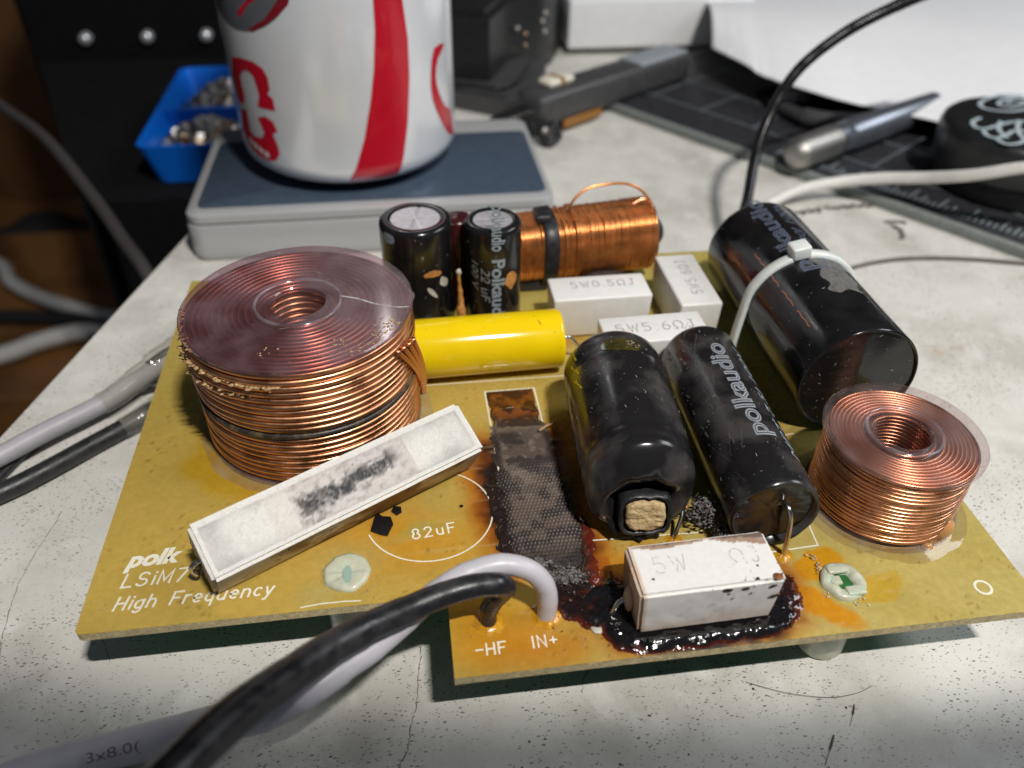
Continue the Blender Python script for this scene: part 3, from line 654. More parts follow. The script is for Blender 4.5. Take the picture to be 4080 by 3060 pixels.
for i in range(18):
    a = r_.uniform(0, 6.28); R = r_.uniform(8, 19.5); x, y = 33.3 + R * math.cos(a), 46.6 + R * math.sin(a); l = r_.uniform(.4, 1.6); b = r_.uniform(0, 6.28)
    ribbon(mb, [(x, y), (x + l * math.cos(b), y + l * math.sin(b))], .05, mapping=lambda u, v: Vector((u, v, 26.22)))
mb.build('flange_crack', M['dust'], big, smooth=False, kind='stuff')
# wires of the big coil that cross its side on the right, tangled
mb = MB()
for k in range(4):
    a0 = -22 + k * 4
    tube(mb, catmull([(33.3 + (20.4 + .3 * k) * math.cos(math.radians(a0 - 12 + q * 7)), 46.6 + (20.4 + .3 * k) * math.sin(math.radians(a0 - 12 + q * 7)), 22 - q * (3.2 + k * .5)) for q in range(6)], 5), .5, 8)
mb.build('crossing_wire', M['copper_dirty'], big)
# glue fillets round both coils
def fillet(cx, cy, R, w_, h, mname, parent, a0=0, a1=360, name='glue_fillet'):
    mb = MB(); n = 96; vs = []; fs = []; prof = [(-.6, h), (0.0, h * .95), (w_ * .3, h * .55), (w_ * .7, h * .2), (w_, .01)]
    for j in range(n + 1):
        a = math.radians(a0 + (a1 - a0) * j / n); k = 1 + .5 * mn.noise(Vector((math.cos(a) * 2.1, math.sin(a) * 2.1, cx)))+ .2 * mn.noise(Vector((math.cos(a) * 7.1, math.sin(a) * 7.1, cx)))
        for (q, z) in prof: vs.append((cx + (R + q * k) * math.cos(a), cy + (R + q * k) * math.sin(a), z * (.7 + .3 * k)))
    m_ = len(prof)
    for j in range(n):
        for i in range(m_ - 1): fs.append((j * m_ + i, (j + 1) * m_ + i, (j + 1) * m_ + i + 1, j * m_ + i + 1))
    mb.add(vs, fs); return mb.build(name, M[mname], parent)
fillet(33.3, 46.57, 20.4, 2.2, .9, 'clear_glue', big); fillet(132.64, 11.57, 13.0, 1.8, .8, 'clear_glue', small)
mb = MB(); blob(mb, (138.6, 1.9, 1.6), (2.1, 1.5, 2.6), 3, .25, 1.1); blob(mb, (135.2, -.6, .5), (1.0, .8, .7), 2, .4); w_ = mb.build('glue_blob', mat('honey_glue', (.72, .36, .14), .12, 0, .25, 3, .3, 10, coat=.4, trans=.25), small)
crumbs('glue_crumbs', [(134.6, -.6, .3, .5, 16, .35), (135.6, .4, 1.2, .4, 10, .3)], 'crust_orange', small, 9)

# ---- cylinders lying on the board
def dust_on(parent, fn, n, seed, sz=.07, m='dust'):
    r = random.Random(seed); mb = MB()
    for i in range(n):
        c, nn = fn(r); s_ = sz * r.choice([.5, .7, 1, 1, 1.6]); u, v, _ = frame_of(nn); c = c + Vector(nn) * .01
        a = r.uniform(0, 6.28); l = s_ * r.choice([1, 1, 1.5, 4]); q = u * math.cos(a) + v * math.sin(a); p2 = u * -math.sin(a) + v * math.cos(a)
        mb.add([c - q * l - p2 * s_ * .5, c + q * l - p2 * s_ * .5, c + q * l * .7 + p2 * s_ * .5, c - q * l * .7 + p2 * s_ * .5, c + Vector(nn) * s_ * .4], [(0, 1, 4), (1, 2, 4), (2, 3, 4), (3, 0, 4)])
    return mb.build('dust_specks', M[m], parent, smooth=False, kind='stuff')
def on_cyl(A, B, r, a0=-90, a1=90):
    A = Vector(A); B = Vector(B); d = (B - A).normalized(); up = Vector((0, 0, 1)); side = up.cross(d)
    def f(q):
        t = q.random(); a = math.radians(q.uniform(a0, a1)); nn = up * math.cos(a) + side * math.sin(a); return A + (B - A) * t + nn * r, nn
    return f
# yellow film capacitor
A = Vector((83.6, 57.3, 6.5)); B = Vector((51.9, 56.7, 6.5))
mb = MB(); lathe(mb, A, B - A, [(0.3, 0.001), (0.3, 5.2), (0.05, 5.75), (.35, 6.1), (.9, 6.22), (29, 6.22), (31.5, 6.15), (31.8, 5.5), (31.8, .001)], 80)
ycap = mb.build('capacitor', M['yellow'], pcb, autosmooth=50, label='bright yellow film capacitor lying between the large coil and the white resistors')
mb = MB(); tube(mb, catmull([(83.2, 57.3, 6.5), (85.6, 57.4, 6.3), (88, 57.9, 3), (88.5, 58, 0)], 6), .42, 8); mb.build('lead', M['tinned'], ycap)
dust_on(ycap, on_cyl(A, B, 6.22, -80, 80), 26, 11, .11, 'soot_brown')
# fat black part with wooden core
A = Vector((88.0, 8.3, 9.9)); B = Vector((90.5, 41.8, 9.9)); d = (B - A).normalized()
prof = [(1.9, 4.6), (.6, 4.9), (-.2, 5.6), (-.1, 6.7), (.6, 7.9), (1.5, 8.7), (2.4, 9.05), (3.3, 9.12), (4.0, 8.95), (4.8, 9.1), (5.8, 9.38), (6.8, 9.2), (7.8, 9.32), (9, 9.5), (14, 9.5), (22, 9.5), (26.2, 9.52), (26.8, 9.3), (27.4, 9.42), (29.6, 9.3), (30.2, 9.45), (32.2, 9.3), (33.4, 8.7), (33.9, 7.6), (34.0, 5), (34, .001)]
def tear(s_, r, a):
    if s_ < 3: 
        t = max(0, min(1, (3 - s_) / 3)); return (s_ + t * .9 * mn.noise(Vector((math.cos(a) * 1.6, math.sin(a) * 1.6, 4))), r - t * 2.3 * math.sin(a) + t * .7 * mn.noise(Vector((math.cos(a) * 1.2, math.sin(a) * 1.2, 1))))
    return (s_, r + .06 * mn.noise(Vector((math.cos(a) * 1.1, math.sin(a) * 1.1, s_ * .15))))
mb = MB(); lathe(mb, A, d, prof, 96, tear)
bind = mb.build('inductor', M['black_sleeve_dusty'], pcb, label='fat black sleeved inductor with torn front end showing a square wooden core')
mb = MB(); Mx = Matrix.Translation(Vector((88.4, 7.6, 6.2))) @ Matrix.Rotation(math.atan2(-d.x, d.y), 4, 'Z') @ Matrix.Rotation(math.radians(-12), 4, 'X')
def rough_end(q): return q + Vector((0, 0, 0)) + Vector((.25 * mn.noise(q * .9), .5 * mn.noise(q * 1.3 + Vector((5, 5, 5))), .25 * mn.noise(q * 1.1)))
def pillow(mb, w_, h, y0, y1, M4, mi=0, p_=3.2, seg=48, rough=.0):
    vs = []; fs = []; rings = [(y0, .001), (y0, .15), (y0, .3), (y0, .45), (y0, .6), (y0, .72), (y0 + .05, .84), (y0 + .25, .94), (y0 + .7, 1.0), (y1, 1.0)]
    for (y, k) in rings:
        for j in range(seg):
            a = 2 * math.pi * j / seg; c_, s_ = math.cos(a), math.sin(a); rr = (abs(c_) ** p_ + abs(s_) ** p_) ** (-1 / p_)
            q = Vector((w_ / 2 * rr * c_ * k, y, h / 2 * rr * s_ * k)); q += Vector((rough * mn.noise(q * 1.2), rough * 1.6 * mn.noise(Vector((q.x * .35, 0, q.z * 1.5 + 3))) + rough * mn.noise(q * 2.1), rough * mn.noise(q * 1.4 + Vector((9, 0, 0))))); vs.append(M4 @ q)
    for i in range(len(rings) - 1):
        for j in range(seg): fs.append((i * seg + j, i * seg + (j + 1) % seg, (i + 1) * seg + (j + 1) % seg, (i + 1) * seg + j))
    mb.add(vs, fs, None, mi)
pillow(mb, 6.6, 5.8, -1.4, 8, Mx, rough=.22); mb.build('wooden_core', M['wood_core'], bind)
mb = MB()
for (w1, y) in ((8.2, -.7),):
    vs = []; fs = []; seg = 56
    for (k, yy) in ((.86, -.7), (.92, -1.1), (1.02, -.9), (1.06, 0.4), (1.0, 6)):
        for j in range(seg):
            a = 2 * math.pi * j / seg; c_, s_ = math.cos(a), math.sin(a); rr = (abs(c_) ** 4 + abs(s_) ** 4) ** (-.25)
            q = Vector((4.15 * rr * c_ * k, yy, 3.75 * rr * s_ * k)); q += Vector((.25 * mn.noise(q * .7), .35 * mn.noise(q * 1.1), .25 * mn.noise(q * .8 + Vector((3, 3, 3))))); vs.append(Mx @ q)
    for i in range(4):
        for j in range(seg): fs.append((i * seg + j, i * seg + (j + 1) % seg, (i + 1) * seg + (j + 1) % seg, (i + 1) * seg + j))
    mb.add(vs, fs)
mb.build('core_sleeve', M['black_rubber'], bind)
# torn flap under the core and the dark inside
mb = MB(); lathe(mb, A + d * 1.6, d, [(0, .001), (0, 5.2), (2, 6.2)], 40); mb.build('dark_cavity', M['black_matte'], bind)
mb = MB()
for (x0, z0, x1, z1, x2, z2, yy) in ((84.5, 3.4, 88.0, .6, 91.2, 3.2, 7.3), (82.0, 5.0, 83.5, 2.6, 86.2, 3.0, 7.6)):
    mb.add([(x0, yy + 1, z0), (x1, yy - 1.2, z1), (x2, yy + 1, z2), (x0, yy + 3, z0 + .5), (x1, yy + 1, z1 - .2), (x2, yy + 3, z2 + .5)], [(0, 1, 2), (3, 5, 4), (0, 3, 4, 1), (1, 4, 5, 2), (0, 2, 5, 3)])
mb.build('torn_flap', M['black_sleeve'], bind, smooth=False)
# shiny torn window in the back of the sleeve: yellow film shows through
cm = cylmap(A, d, (0, 0, 1), 9.42)
def cyl_patch(mb, pts, cm, h=.05, mx=.7):
    vs, fs = flat_poly(smooth_loop(pts, 4), mx); mb.add([cm(u, v, 0) for u, v in vs], fs)
mb = MB(); cyl_patch(mb, [(26.6, -3), (29.4, -4.2), (30.0, -1), (29.6, 2.6), (27.6, 3.6), (26.4, 1)], cylmap(A, d, (0, 0, 1), 9.40, .06)); mb.build('torn_window', mat('dark_olive_film', (.055, .048, .012), .1, 0, .5, 6, .8, 9, coat=1), bind)
mb = MB(); cyl_patch(mb, [(27.4, -3.2), (28.9, -3.8), (29.6, -2.2), (28.7, -.9), (27.9, -1.2)], cylmap(A, d, (0, 0, 1), 9.40, .12)); mb.build('foil_glint', mat('crinkled_foil', (.62, .56, .36), .12, 1, .3, 10, 1, 14, bdist=.05), bind)
r_ = random.Random(8)
mb = MB()
for i in range(7):
    u0 = 20.5 + i * 1.35; v0 = 8.8 + (i % 3) * .6; l = r_.uniform(1.2, 2.4)
    cyl_patch(mb, [(u0, v0), (u0 + l * .5, v0 + .25), (u0 + l, v0 + .5), (u0 + l * .5, v0 + .6), (u0 + .1, v0 + .3)], cylmap(A, d, (0, 0, 1), 9.5, .07))
mb.build('scratch', mat('yellow_scratch', (.55, .42, .03), .35), bind)
dust_on(bind, on_cyl(A + d * 9, A + d * 33, 9.52, -70, 80), 150, 12, .055)
mb = MB(); tube(mb, catmull([(96.3, 10.2, 5.2), (95.6, 9.2, 4.2), (95.2, 8.2, 3.2), (94.2, 6.9, 1.5), (93.8, 6.4, 0)], 6), [.42, .4, .38, .4, .45], 8); ld = mb.build('lead', M['tinned'], bind)
crumbs('copper_blob', [(96.0, 9.6, 5.3, .45, 14, .45)], 'copper_orange', bind, 5, kind=None)
# slim black capacitor, printed
A = Vector((108.2, 2.6, 8.3)); B = Vector((109.3, 46.6, 8.1)); d = (B - A).normalized()
mb = MB(); lathe(mb, A, d, [(.9, 6.2), (.1, 6.6), (-.15, 6.95), (.05, 7.3), (.7, 7.42), (5, 7.42), (30, 7.42), (42.6, 7.38), (43.6, 6.9), (44, 6), (44, .001)], 80, lambda s_, r, a: (s_ + (.25 * mn.noise(Vector((math.cos(a) * 2, math.sin(a) * 2, 7))) if s_ < .3 else 0), r + .04 * mn.noise(Vector((math.cos(a), math.sin(a), s_ * .3)))))
slim = mb.build('capacitor', M['black_sleeve_dusty'], pcb, label='slim black capacitor printed in outlined letters, beside the torn black inductor')
mb = MB(); lathe(mb, A, d, [(1.5, .001), (1.4, 2), (1.0, 4.5), (.9, 6.3)], 64, lambda s_, r, a: (s_ + .35 * mn.noise(Vector((r * math.cos(a) * .5, r * math.sin(a) * .5, 2))), r)); mb.build('end_seal', M['black_end'], slim)
mb = MB(); tube(mb, catmull([(109.6, 4.2, 10.0), (109.9, 2.4, 10.0), (110.3, 1.6, 8.6), (110.6, 1.2, 5), (110.8, 1.0, 0)], 6), .42, 10); mb.build('lead', M['tinned'], slim)
cm = cylmap(A, d, (0, 0, 1), 7.42, .04)
put_text('lettering', 'polkaudio', 5.0, lambda u, v, z=0: cm(u + 24, v - 1.7, z), M['grey_ink'], slim, outline=0.03, width=26)
put_text('lettering', 'MPT 7.5J 100V', 2.5, lambda u, v, z=0: cm(u + 22, v - 6.3, z), M['blue_ink'], slim, bold=0.0, shear=.25, width=31)
r_ = random.Random(3); mb = MB()
for i in range(16):
    u0 = r_.uniform(1, 42); v0 = r_.uniform(1.5, 7); l = r_.uniform(1, 6); b = r_.uniform(-.5, .5)
    q = [(u0 + l * k / 5, v0 + b * l * k / 5 + r_.uniform(-.15, .15)) for k in range(6)]
    ribbon(mb, q, r_.uniform(.03, .10), mapping=lambda u, v: cm(u, v))
for i in range(12):
    u0 = r_.uniform(8, 43); v0 = r_.uniform(5.5, 9); cyl_patch(mb, [(u0, v0), (u0 + r_.uniform(.5, 1.6), v0 + .2), (u0 + r_.uniform(.5, 1.3), v0 + r_.uniform(.3, .8)), (u0 - .1, v0 + .3)], cm)
mb.build('scratch', M['scuff'], slim, smooth=False, kind='stuff')
dust_on(slim, on_cyl(A, B, 7.44, -70, 85), 170, 13, .055)
# big black capacitor with cable tie
A = Vector((134.4, 29.5, 11.9)); B = Vector((134.1, 81.4, 11.9)); d = (B - A).normalized()
mb = MB(); lathe(mb, A, d, [(.5, 10.9), (.05, 11.1), (-.12, 11.35), (.1, 11.55), (.6, 11.6), (6, 11.6), (30, 11.6), (50.4, 11.55), (51.5, 11.2), (51.9, 10.4), (51.95, 5), (51.95, .001)], 96)
bigc = mb.build('capacitor', M['black_sleeve'], pcb, label='large glossy black capacitor strapped down with a white cable tie at the board edge')
mb = MB(); lathe(mb, A, d, [(.25, .001), (.3, 4), (.45, 8), (.5, 11)], 96, lambda s_, r, a: (s_ + .2 * mn.noise(Vector((r * math.cos(a) * .22, r * math.sin(a) * .22, 5))), r)); mb.build('end_seal', mat('glossy_black_end', (.012, .011, .011), .1, 0, .3, 2, .1, 4, bdist=.02), bigc)
cm = cylmap(A, d, (0, 0, 1), 11.6, .04)
put_text('lettering', 'polkaudio', 5.4, lambda u, v, z=0: cm(u + 37.0, v + 1.2, z), M['faint_ink'], bigc, outline=0.03, width=31)
put_text('lettering', 'MPT 30J 100V', 2.7, lambda u, v, z=0: cm(u + 36, v - 2.6, z), M['faint_ink'], bigc, shear=.25, width=30)
mb = MB(); cyl_patch(mb, [(12.5, .6), (13.6, -1.6), (12.8, -4.6), (15.5, -3.6), (17.4, -6.0), (20, -5.2), (24.6, -6), (25.4, -2.5), (25.6, 1.2), (22, .2), (19, 1.6), (16, .9), (14.2, 2.2)], cylmap(A, d, (0, 0, 1), 11.6, .025), mx=1.0); mb.build('scuffed_patch', M['scuff'], bigc)
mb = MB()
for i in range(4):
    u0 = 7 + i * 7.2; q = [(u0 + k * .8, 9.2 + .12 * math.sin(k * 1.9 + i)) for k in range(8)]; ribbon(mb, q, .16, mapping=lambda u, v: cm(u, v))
mb.build('wire_reflection_scratch', mat('copper_scratch', (.5, .16, .05), .3), bigc, smooth=False)  # wavy copper-coloured lines painted on as reflections of wire
dust_on(bigc, on_cyl(A, B, 11.62, -60, 85), 120, 14, .06)
dust_on(bigc, lambda q: ((lambda a, r: (A + Vector((math.cos(a) * r, -.0 + .25, math.sin(a) * r)), Vector((0, -1, 0))))(q.uniform(0, 6.28), 10.5 * math.sqrt(q.random()))), 70, 15, .06)
dust_on(bigc, lambda q: ((lambda t: (Vector((134.2 + 8.0 + q.gauss(0, .35), 30 + 50 * t, 11.9 + 8.4)), Vector((.7, 0, .7))))(q.random())), 420, 16, .10)
# tie: strap over the top, down the left, head on top
tie = []
yT = 56.0
for k in range(0, 13): 
    a = math.radians(-75 + k * 12.5); tie.append((134.25 - (-1) * 0 + 11.95 * math.sin(-a), yT + .02 * k, 11.9 + 11.95 * math.cos(a)))
tie += [(121.3, yT - .6, 6.5), (120.9, yT - 1.0, 0.2)]
mb = MB(); P_ = catmull(tie, 3); tw = 1.15; vs = []; fs = []
for i, q in enumerate(P_):
    t = (P_[min(i + 1, len(P_) - 1)] - P_[max(i - 1, 0)]).normalized(); s_ = Vector((0, 1, 0)); s_ = (s_ - t * s_.dot(t)).normalized(); nn = s_.cross(t)
    for (a, b) in ((-tw, -.45), (tw, -.45), (tw, .25), (tw * .75, .5), (-tw * .75, .5), (-tw, .25)): vs.append(q + s_ * a - nn * b * (-1 if nn.dot(q - Vector((134.2, q.y, 11.9))) > 0 else 1))
for i in range(len(P_) - 1):
    for j in range(6): fs.append((i * 6 + j, i * 6 + (j + 1) % 6, (i + 1) * 6 + (j + 1) % 6, (i + 1) * 6 + j))
fs.append((0, 1, 2, 3, 4, 5)); fs.append(tuple(range((len(P_) - 1) * 6, len(P_) * 6))); mb.add(vs, fs)
tie_o = mb.build('cable_tie', M['nylon_tie'], bigc, autosmooth=50)
mb = MB(); Mx = Matrix.Translation(Vector((131.8, yT + .6, 23.6))) @ Matrix.Rotation(math.radians(-12), 4, 'Y'); rbox(mb, (-1.9, -1.9, -.4), (2.0, 1.9, 2.4), .5, Mx); tube(mb, [(134.5, yT - .3, 23.9), (138, yT - .2, 23.4), (140.6, yT, 22.2)], .8, 6, flat=.6)
mb.build('tie_head', M['nylon_tie'], tie_o, autosmooth=40)

# ---- upright cans
def can(cx, cy, h, r, label, text=None):
    mb = MB(); lathe(mb, (cx, cy, 0), (0, 0, 1), [(.2, r - .2), (.7, r), (h - 1.4, r), (h - .55, r - .12), (h - .1, r - .6), (h, r - 1.2), (h - .05, r * .70), (h - .3, r * .67)], 72)
    o = mb.build('capacitor', M['black_sleeve'], pcb, label=label, origin=(cx, cy, 0))
    mb = MB(); n = 48; vs = []; fs = []; R = r * .71; ring = 14
    for i in range(ring + 1):
        for j in range(n * 2):
            a = math.pi * j / n; q = R * i / ring; x, y = q * math.cos(a + .2), q * math.sin(a + .2); z = h - .22 - .16 * math.exp(-(x / .22) ** 2) - .16 * math.exp(-(y / .22) ** 2); vs.append((cx + q * math.cos(a), cy + q * math.sin(a), z))
    for i in range(ring):
        for j in range(n * 2): fs.append((i * 2 * n + j, i * 2 * n + (j + 1) % (2 * n), (i + 1) * 2 * n + (j + 1) % (2 * n), (i + 1) * 2 * n + j))
    mb.add(vs, fs); mb.build('scored_top', M['alu'], o)
    mb = MB()
    for a in (.2, .2 + math.pi / 2):
        ribbon(mb, [(cx - R * .93 * math.cos(a), cy - R * .93 * math.sin(a)), (cx + R * .93 * math.cos(a), cy + R * .93 * math.sin(a))], .28, mapping=lambda u, v: Vector((u, v, h - .17)), lift=a * .003)
    mb.build('score_line', mat('bright_score', (.85, .84, .82), .3, .7), o, smooth=False)
    dust_on(o, lambda q: ((lambda a: (Vector((cx + r * math.cos(a), cy + r * math.sin(a), q.uniform(.5, h - 1))), Vector((math.cos(a), math.sin(a), 0))))(q.uniform(-2.9, -.2))), 45, int(cx), .07)
    return o
c82 = can(55.3, 79.0, 25, 7.8, 'wider upright black can capacitor with cross-scored silver top, nearest the large coil')
c22 = can(71.6, 76.4, 25, 6.2, 'narrower upright black can capacitor with grey sideways lettering and silver top')
cm = cylmap((71.6, 76.4, 24.6), (0, 0, -1), (-.05, -1, 0), 6.2, .04)
put_text('lettering', 'polkaudio', 3.9, lambda u, v, z=0: cm(u - 1.2, v - .5, z), M['blue_ink'], c22, bold=.03, width=10.5)
put_text('lettering', 'Polkaudio', 3.9, lambda u, v, z=0: cm(u + 14.8, v - .5, z), M['blue_ink'], c22, bold=.03, width=17.5)
put_text('lettering', '22 uF', 2.9, lambda u, v, z=0: cm(u + 12.5, v - 3.0, z), M['grey_ink'], c22, shear=.25, width=8.5)
put_text('lettering', '100 V', 2.5, lambda u, v, z=0: cm(u + 10.5, v - 5.4, z), M['grey_ink'], c22, shear=.25, width=7.0)
cm8 = cylmap((55.3, 79, 25), (0, 0, -1), (-.75, -.66, 0), 7.8, .04)
mb = MB(); cyl_patch(mb, [(.9, -1.2), (2.9, -1.3), (3.0, .6), (2.2, 1.6), (.9, 1.2)], cm8); mb.build('printed_mark', M['blue_ink'], c82)
cm8 = cylmap((55.3, 79, 25), (0, 0, -1), (0, -1, 0), 7.85, .06)
mb = MB()
for q in ([(9.5, 1.2), (9.0, 3.2), (9.8, 5.0), (10.6, 4.6), (10.5, 2), (10.2, 1)],): cyl_patch(mb, q, cm8)
mb.build('glue_flake', M['crust_orange'], c82)
mb = MB()
for q in ([(11.2, 5.2), (12.6, 6.8), (14, 6.4), (13.4, 5), (12.4, 4.5)], [(13, 1.5), (14.5, 2), (16, 3.6), (15, 3.5), (13.6, 2.6)], [(12.6, -3.2), (14, -1.5), (16, -2), (15.2, -3.4), (13.8, -4)]): cyl_patch(mb, q, cm8)
mb.build('glue_flake', M['crust_white'], c82)
cm2 = cylmap((71.6, 76.4, 25), (0, 0, -1), (0, -1, 0), 6.25, .06)
mb = MB(); cyl_patch(mb, [(10.3, 2.6), (10, 3.8), (10.6, 4.6), (11.5, 5.2), (12.8, 5), (13.6, 4.3), (14.4, 3.4), (13.4, 2.6), (12.6, 1.9), (11.4, 2.2)], cm2); mb.build('glue_flake', M['crust_orange'], c22)
mb = MB(); tube(mb, catmull([(64.0, 71.0, .3), (64.0, 71.3, 5), (63.9, 71.8, 10), (63.7, 72.2, 14.6)], 6), [1.3, 1.0, .6, .35, .45], 8, wob=.6); mb.build('glue_string', M['crust_orange'], pcb)
mb = MB(); blob(mb, (63.7, 72.1, 15.0), (.6, .5, .9), 2, .3); mb.build('glue_drop', M['crust_white'], pcb)
mb = MB(); lathe(mb, (64.6, 83.5, 0), (0, 0, 1), [(0, 3.2), (21.5, 3.2), (22.3, 2.8), (22.5, .001)], 32); mb.build('capacitor', mat('dark_red_sleeve', (.05, .008, .010), .25, 0, .3, 5), pcb, label='dark red sleeve just visible between the two upright cans')

# ---- orange horizontal coil at the back
A = Vector((77.6, 91.2, 9.4)); B = Vector((112.0, 93.6, 10.4)); d = (B - A).normalized(); LEN = (B - A).length
u_, v_, _ = frame_of(d); mb = MB(); pitch = .68; n = int(LEN / pitch)
r_ = random.Random(21)
for i in range(n):
    c = A + d * (i + .5) * pitch; R = 7.6 + .5 * (i / n) + r_.uniform(-.06, .10) + (.5 if i in (17, 21, 22) else 0); tl = r_.uniform(-.12, .12) + (.35 * math.sin((i / n - .5) * 2) if i > 30 else 0)
    seg = 56; ts = 6; vs = []; fs = []; rw = .33
    for j in range(seg):
        a = 2 * math.pi * j / seg; rad = (u_ * math.cos(a) + v_ * math.sin(a)); sq = 1 - .06 * math.cos(4 * a)
        for k in range(ts):
            t = 2 * math.pi * k / ts; vs.append(c + rad * (R * sq + rw * math.cos(t)) + d * (rw * math.sin(t) + tl * math.sin(a)))
    for j in range(seg):
        for k in range(ts): fs.append((j * ts + k, ((j + 1) % seg) * ts + k, ((j + 1) % seg) * ts + (k + 1) % ts, j * ts + (k + 1) % ts))
    mb.add(vs, fs)
lathe(mb, A, d, [(0, .001), (0, 7.4), (LEN, 7.9), (LEN, .001)], 40)
oc = mb.build('inductor', M['copper_orange'], pcb, label='orange enamelled coil lying at the back edge with a black strap round it')
mb = MB(); lathe(mb, A + d * 6.6, d, [(0, 7.9), (0, 8.55), (.3, 8.75), (3.1, 8.85), (3.4, 8.65), (3.4, 7.9)], 56, lambda s_, r, a: (s_ + .35 * math.sin(a), r * (1 - .05 * math.cos(4 * a)))); st = mb.build('strap', M['black_rubber'], oc)
mb = MB(); rbox(mb, (82.8, 87.4, 17.3), (86.6, 91.5, 19.2), .6); mb.build('strap_head', M['black_rubber'], st)
mb = MB(); lathe(mb, B - d * 2, d, [(0, 3.6), (3.0, 3.6), (4.4, 3.2), (5.2, 2.2), (5.4, .001)], 40); mb.build('ferrite_core', mat('ferrite', (.03, .03, .033), .35, 0, .3, 4), oc)
mb = MB()
tube(mb, catmull([(92, 88.6, 17.4), (91.5, 90, 20.6), (95, 91.5, 23.4), (100, 92, 24.2), (104.5, 92.4, 24.0), (108, 92.2, 22.6), (110.6, 91.4, 20.0), (111.5, 90.0, 17.4)], 8), .34, 8)
mb.build('loose_wire', M['copper_orange'], oc); mb = MB()
tube(mb, catmull([(106.5, 91.5, 19.0), (109.5, 92, 20.0), (111.8, 90.8, 18.0), (112.6, 88.8, 13.5), (112.2, 87.0, 10.5)], 8), .34, 8)
mb.build('loose_wire', mat('bright_copper_strand', (.85, .42, .24), .25, 1), oc)
mb = MB(); lathe(mb, Vector((99.5, 83.6, 3.2)), (1, 0, 0), [(-7, .001), (-6, 1.6), (-3, 2.6), (2, 2.8), (5, 2.0), (7, .001)], 24); rbox(mb, (78, 86, 0), (86, 96, 3.0), .6); mb.build('saddle', M['black_rubber'], oc)

# ---- white cement resistors soldered on the board
def resistor(cx, cy, L_, W_, H_, z0, yaw, label, stamp, stamp_u, stamp_mat='stamp', h=3.0, dots=False, skip=(), painter=None, along=False):
    M4 = Matrix.Translation(Vector((cx, cy, z0))) @ Matrix.Rotation(yaw, 4, 'Z'); mb = MB()
    def dr(q):
        k = 1 - .05 * (1 - q.z / H_); return Vector((q.x * k, q.y * k, q.z)) + Vector((.06 * mn.noise(q * .4), .06 * mn.noise(q * .4 + Vector((9, 1, 1))), 0))
    if painter is None:
        rbox(mb, (-L_ / 2, -W_ / 2, 0), (L_ / 2, W_ / 2, H_), .55, M4, fn=dr); o = mb.build('resistor', M['ceramic'], pcb, autosmooth=40, label=label, origin=(cx, cy, z0))
    else:
        bm = bmesh.new(); bmesh.ops.create_cube(bm, size=1.0)
        for q in bm.verts: q.co = Vector((q.co.x * L_, q.co.y * W_, (q.co.z + .5) * H_))
        bmesh.ops.bevel(bm, geom=list(bm.edges), offset=.5, segments=2, affect='EDGES')
        for it in range(7):
            es = [e for e in bm.edges if e.calc_length() > .5]
            if not es: break
            bmesh.ops.subdivide_edges(bm, edges=es, cuts=1, use_grid_fill=True); bmesh.ops.triangulate(bm, faces=[f for f in bm.faces if len(f.verts) > 4])
        bm.verts.index_update(); lv = [q.co.copy() for q in bm.verts]; fs = [[q.index for q in f.verts] for f in bm.faces]; bm.free()
        mb.add([M4 @ dr(q) for q in lv], fs); o = mb.build('resistor', M['ceramic_attr'], pcb, autosmooth=40, label=label, cols=[painter(q) for q in lv], origin=(cx, cy, z0))
    u, v, ang = stamp_u; m3 = M4.to_3x3(); ux = m3 @ Vector((math.cos(ang), math.sin(ang), 0)); uy = m3 @ Vector((-math.sin(ang), math.cos(ang), 0)); O = M4 @ Vector((u, v, H_))
    mb = MB(); stroke_text(mb, stamp, h, lambda a, b, z=0: O + ux * a + uy * b + Vector((0, 0, .07)), .17, track=.22, dots=dots, skip=skip)
    mb.build('lettering', M[stamp_mat], o, smooth=False)
    return o
resistor(94.6, 70.4, 22, 9.5, 10, .3, 0.0, 'white cement resistor marked 5W0.5 standing in front of the orange coil', '5W0.5ΩJ', (-6.2, -.2, 0), h=2.4)
resistor(115.1, 71.4, 21.5, 9.4, 10, .3, math.pi / 2, 'white cement resistor marked 5W5.6 pointing away, beside the large black capacitor', '5W5.6ΩJ', (-6.5, -1.6, 0), h=2.4)
resistor(102.4, 53.6, 22, 9.5, 10, .3, 0.02, 'white cement resistor marked 5W5.6 half hidden behind the black inductor', '5W5.6ΩJ', (-8.0, -1.3, 0), h=2.8)
def paint5(q):
    x, y, z = q; c = np.array((.76, .745, .72)); n = float(fbm(x + 30, y * 1.3 + z * 1.7 + 20, .35, 3)); n2 = float(fbm(x + 30, y + z + 50, 1.1, 6))
    def mixc(col, t): 
        nonlocal c; c = c * (1 - t) + np.array(col) * t
    top = z > 9.0
    e = 4.75 - y  # distance from back edge
    if top:
        lim = 1.0 + 1.6 * max(0, (x - 2) / 9) + (n - .5) * 1.6
        if e < lim: mixc((.30, .17, .10), .75 + .25 * n2)
        if e < lim * .55: mixc((.12, .085, .07), .85)
    mixc((.60, .42, .28), max(0, min(1, (3.8 - z + (n - .5) * 4) / 4)) * .55 if y < -3 or abs(x) > 10 else 0)
    if x < -10: mixc((.55, .33, .17), min(1, .35 + n * .5))
    if x < -10.5 and y > 1: mixc((.10, .06, .04), .6)
    if y < -4 and z < 8.5: mixc((.42, .30, .24), max(0, (n2 - .55)) * 2.0 * max(0, 1 - abs(x) / 9))
    return tuple(c)
rf = resistor(93.36, -6.08, 22, 9.5, 9.3, .5, .02, 'white cement resistor marked 5W standing in black burnt resin near the front edge', '5W1.8ΩJ', (-7.6, -1.1, 0), 'stamp_brown', h=2.9, dots=True, skip=(2, 3, 4), painter=paint5)
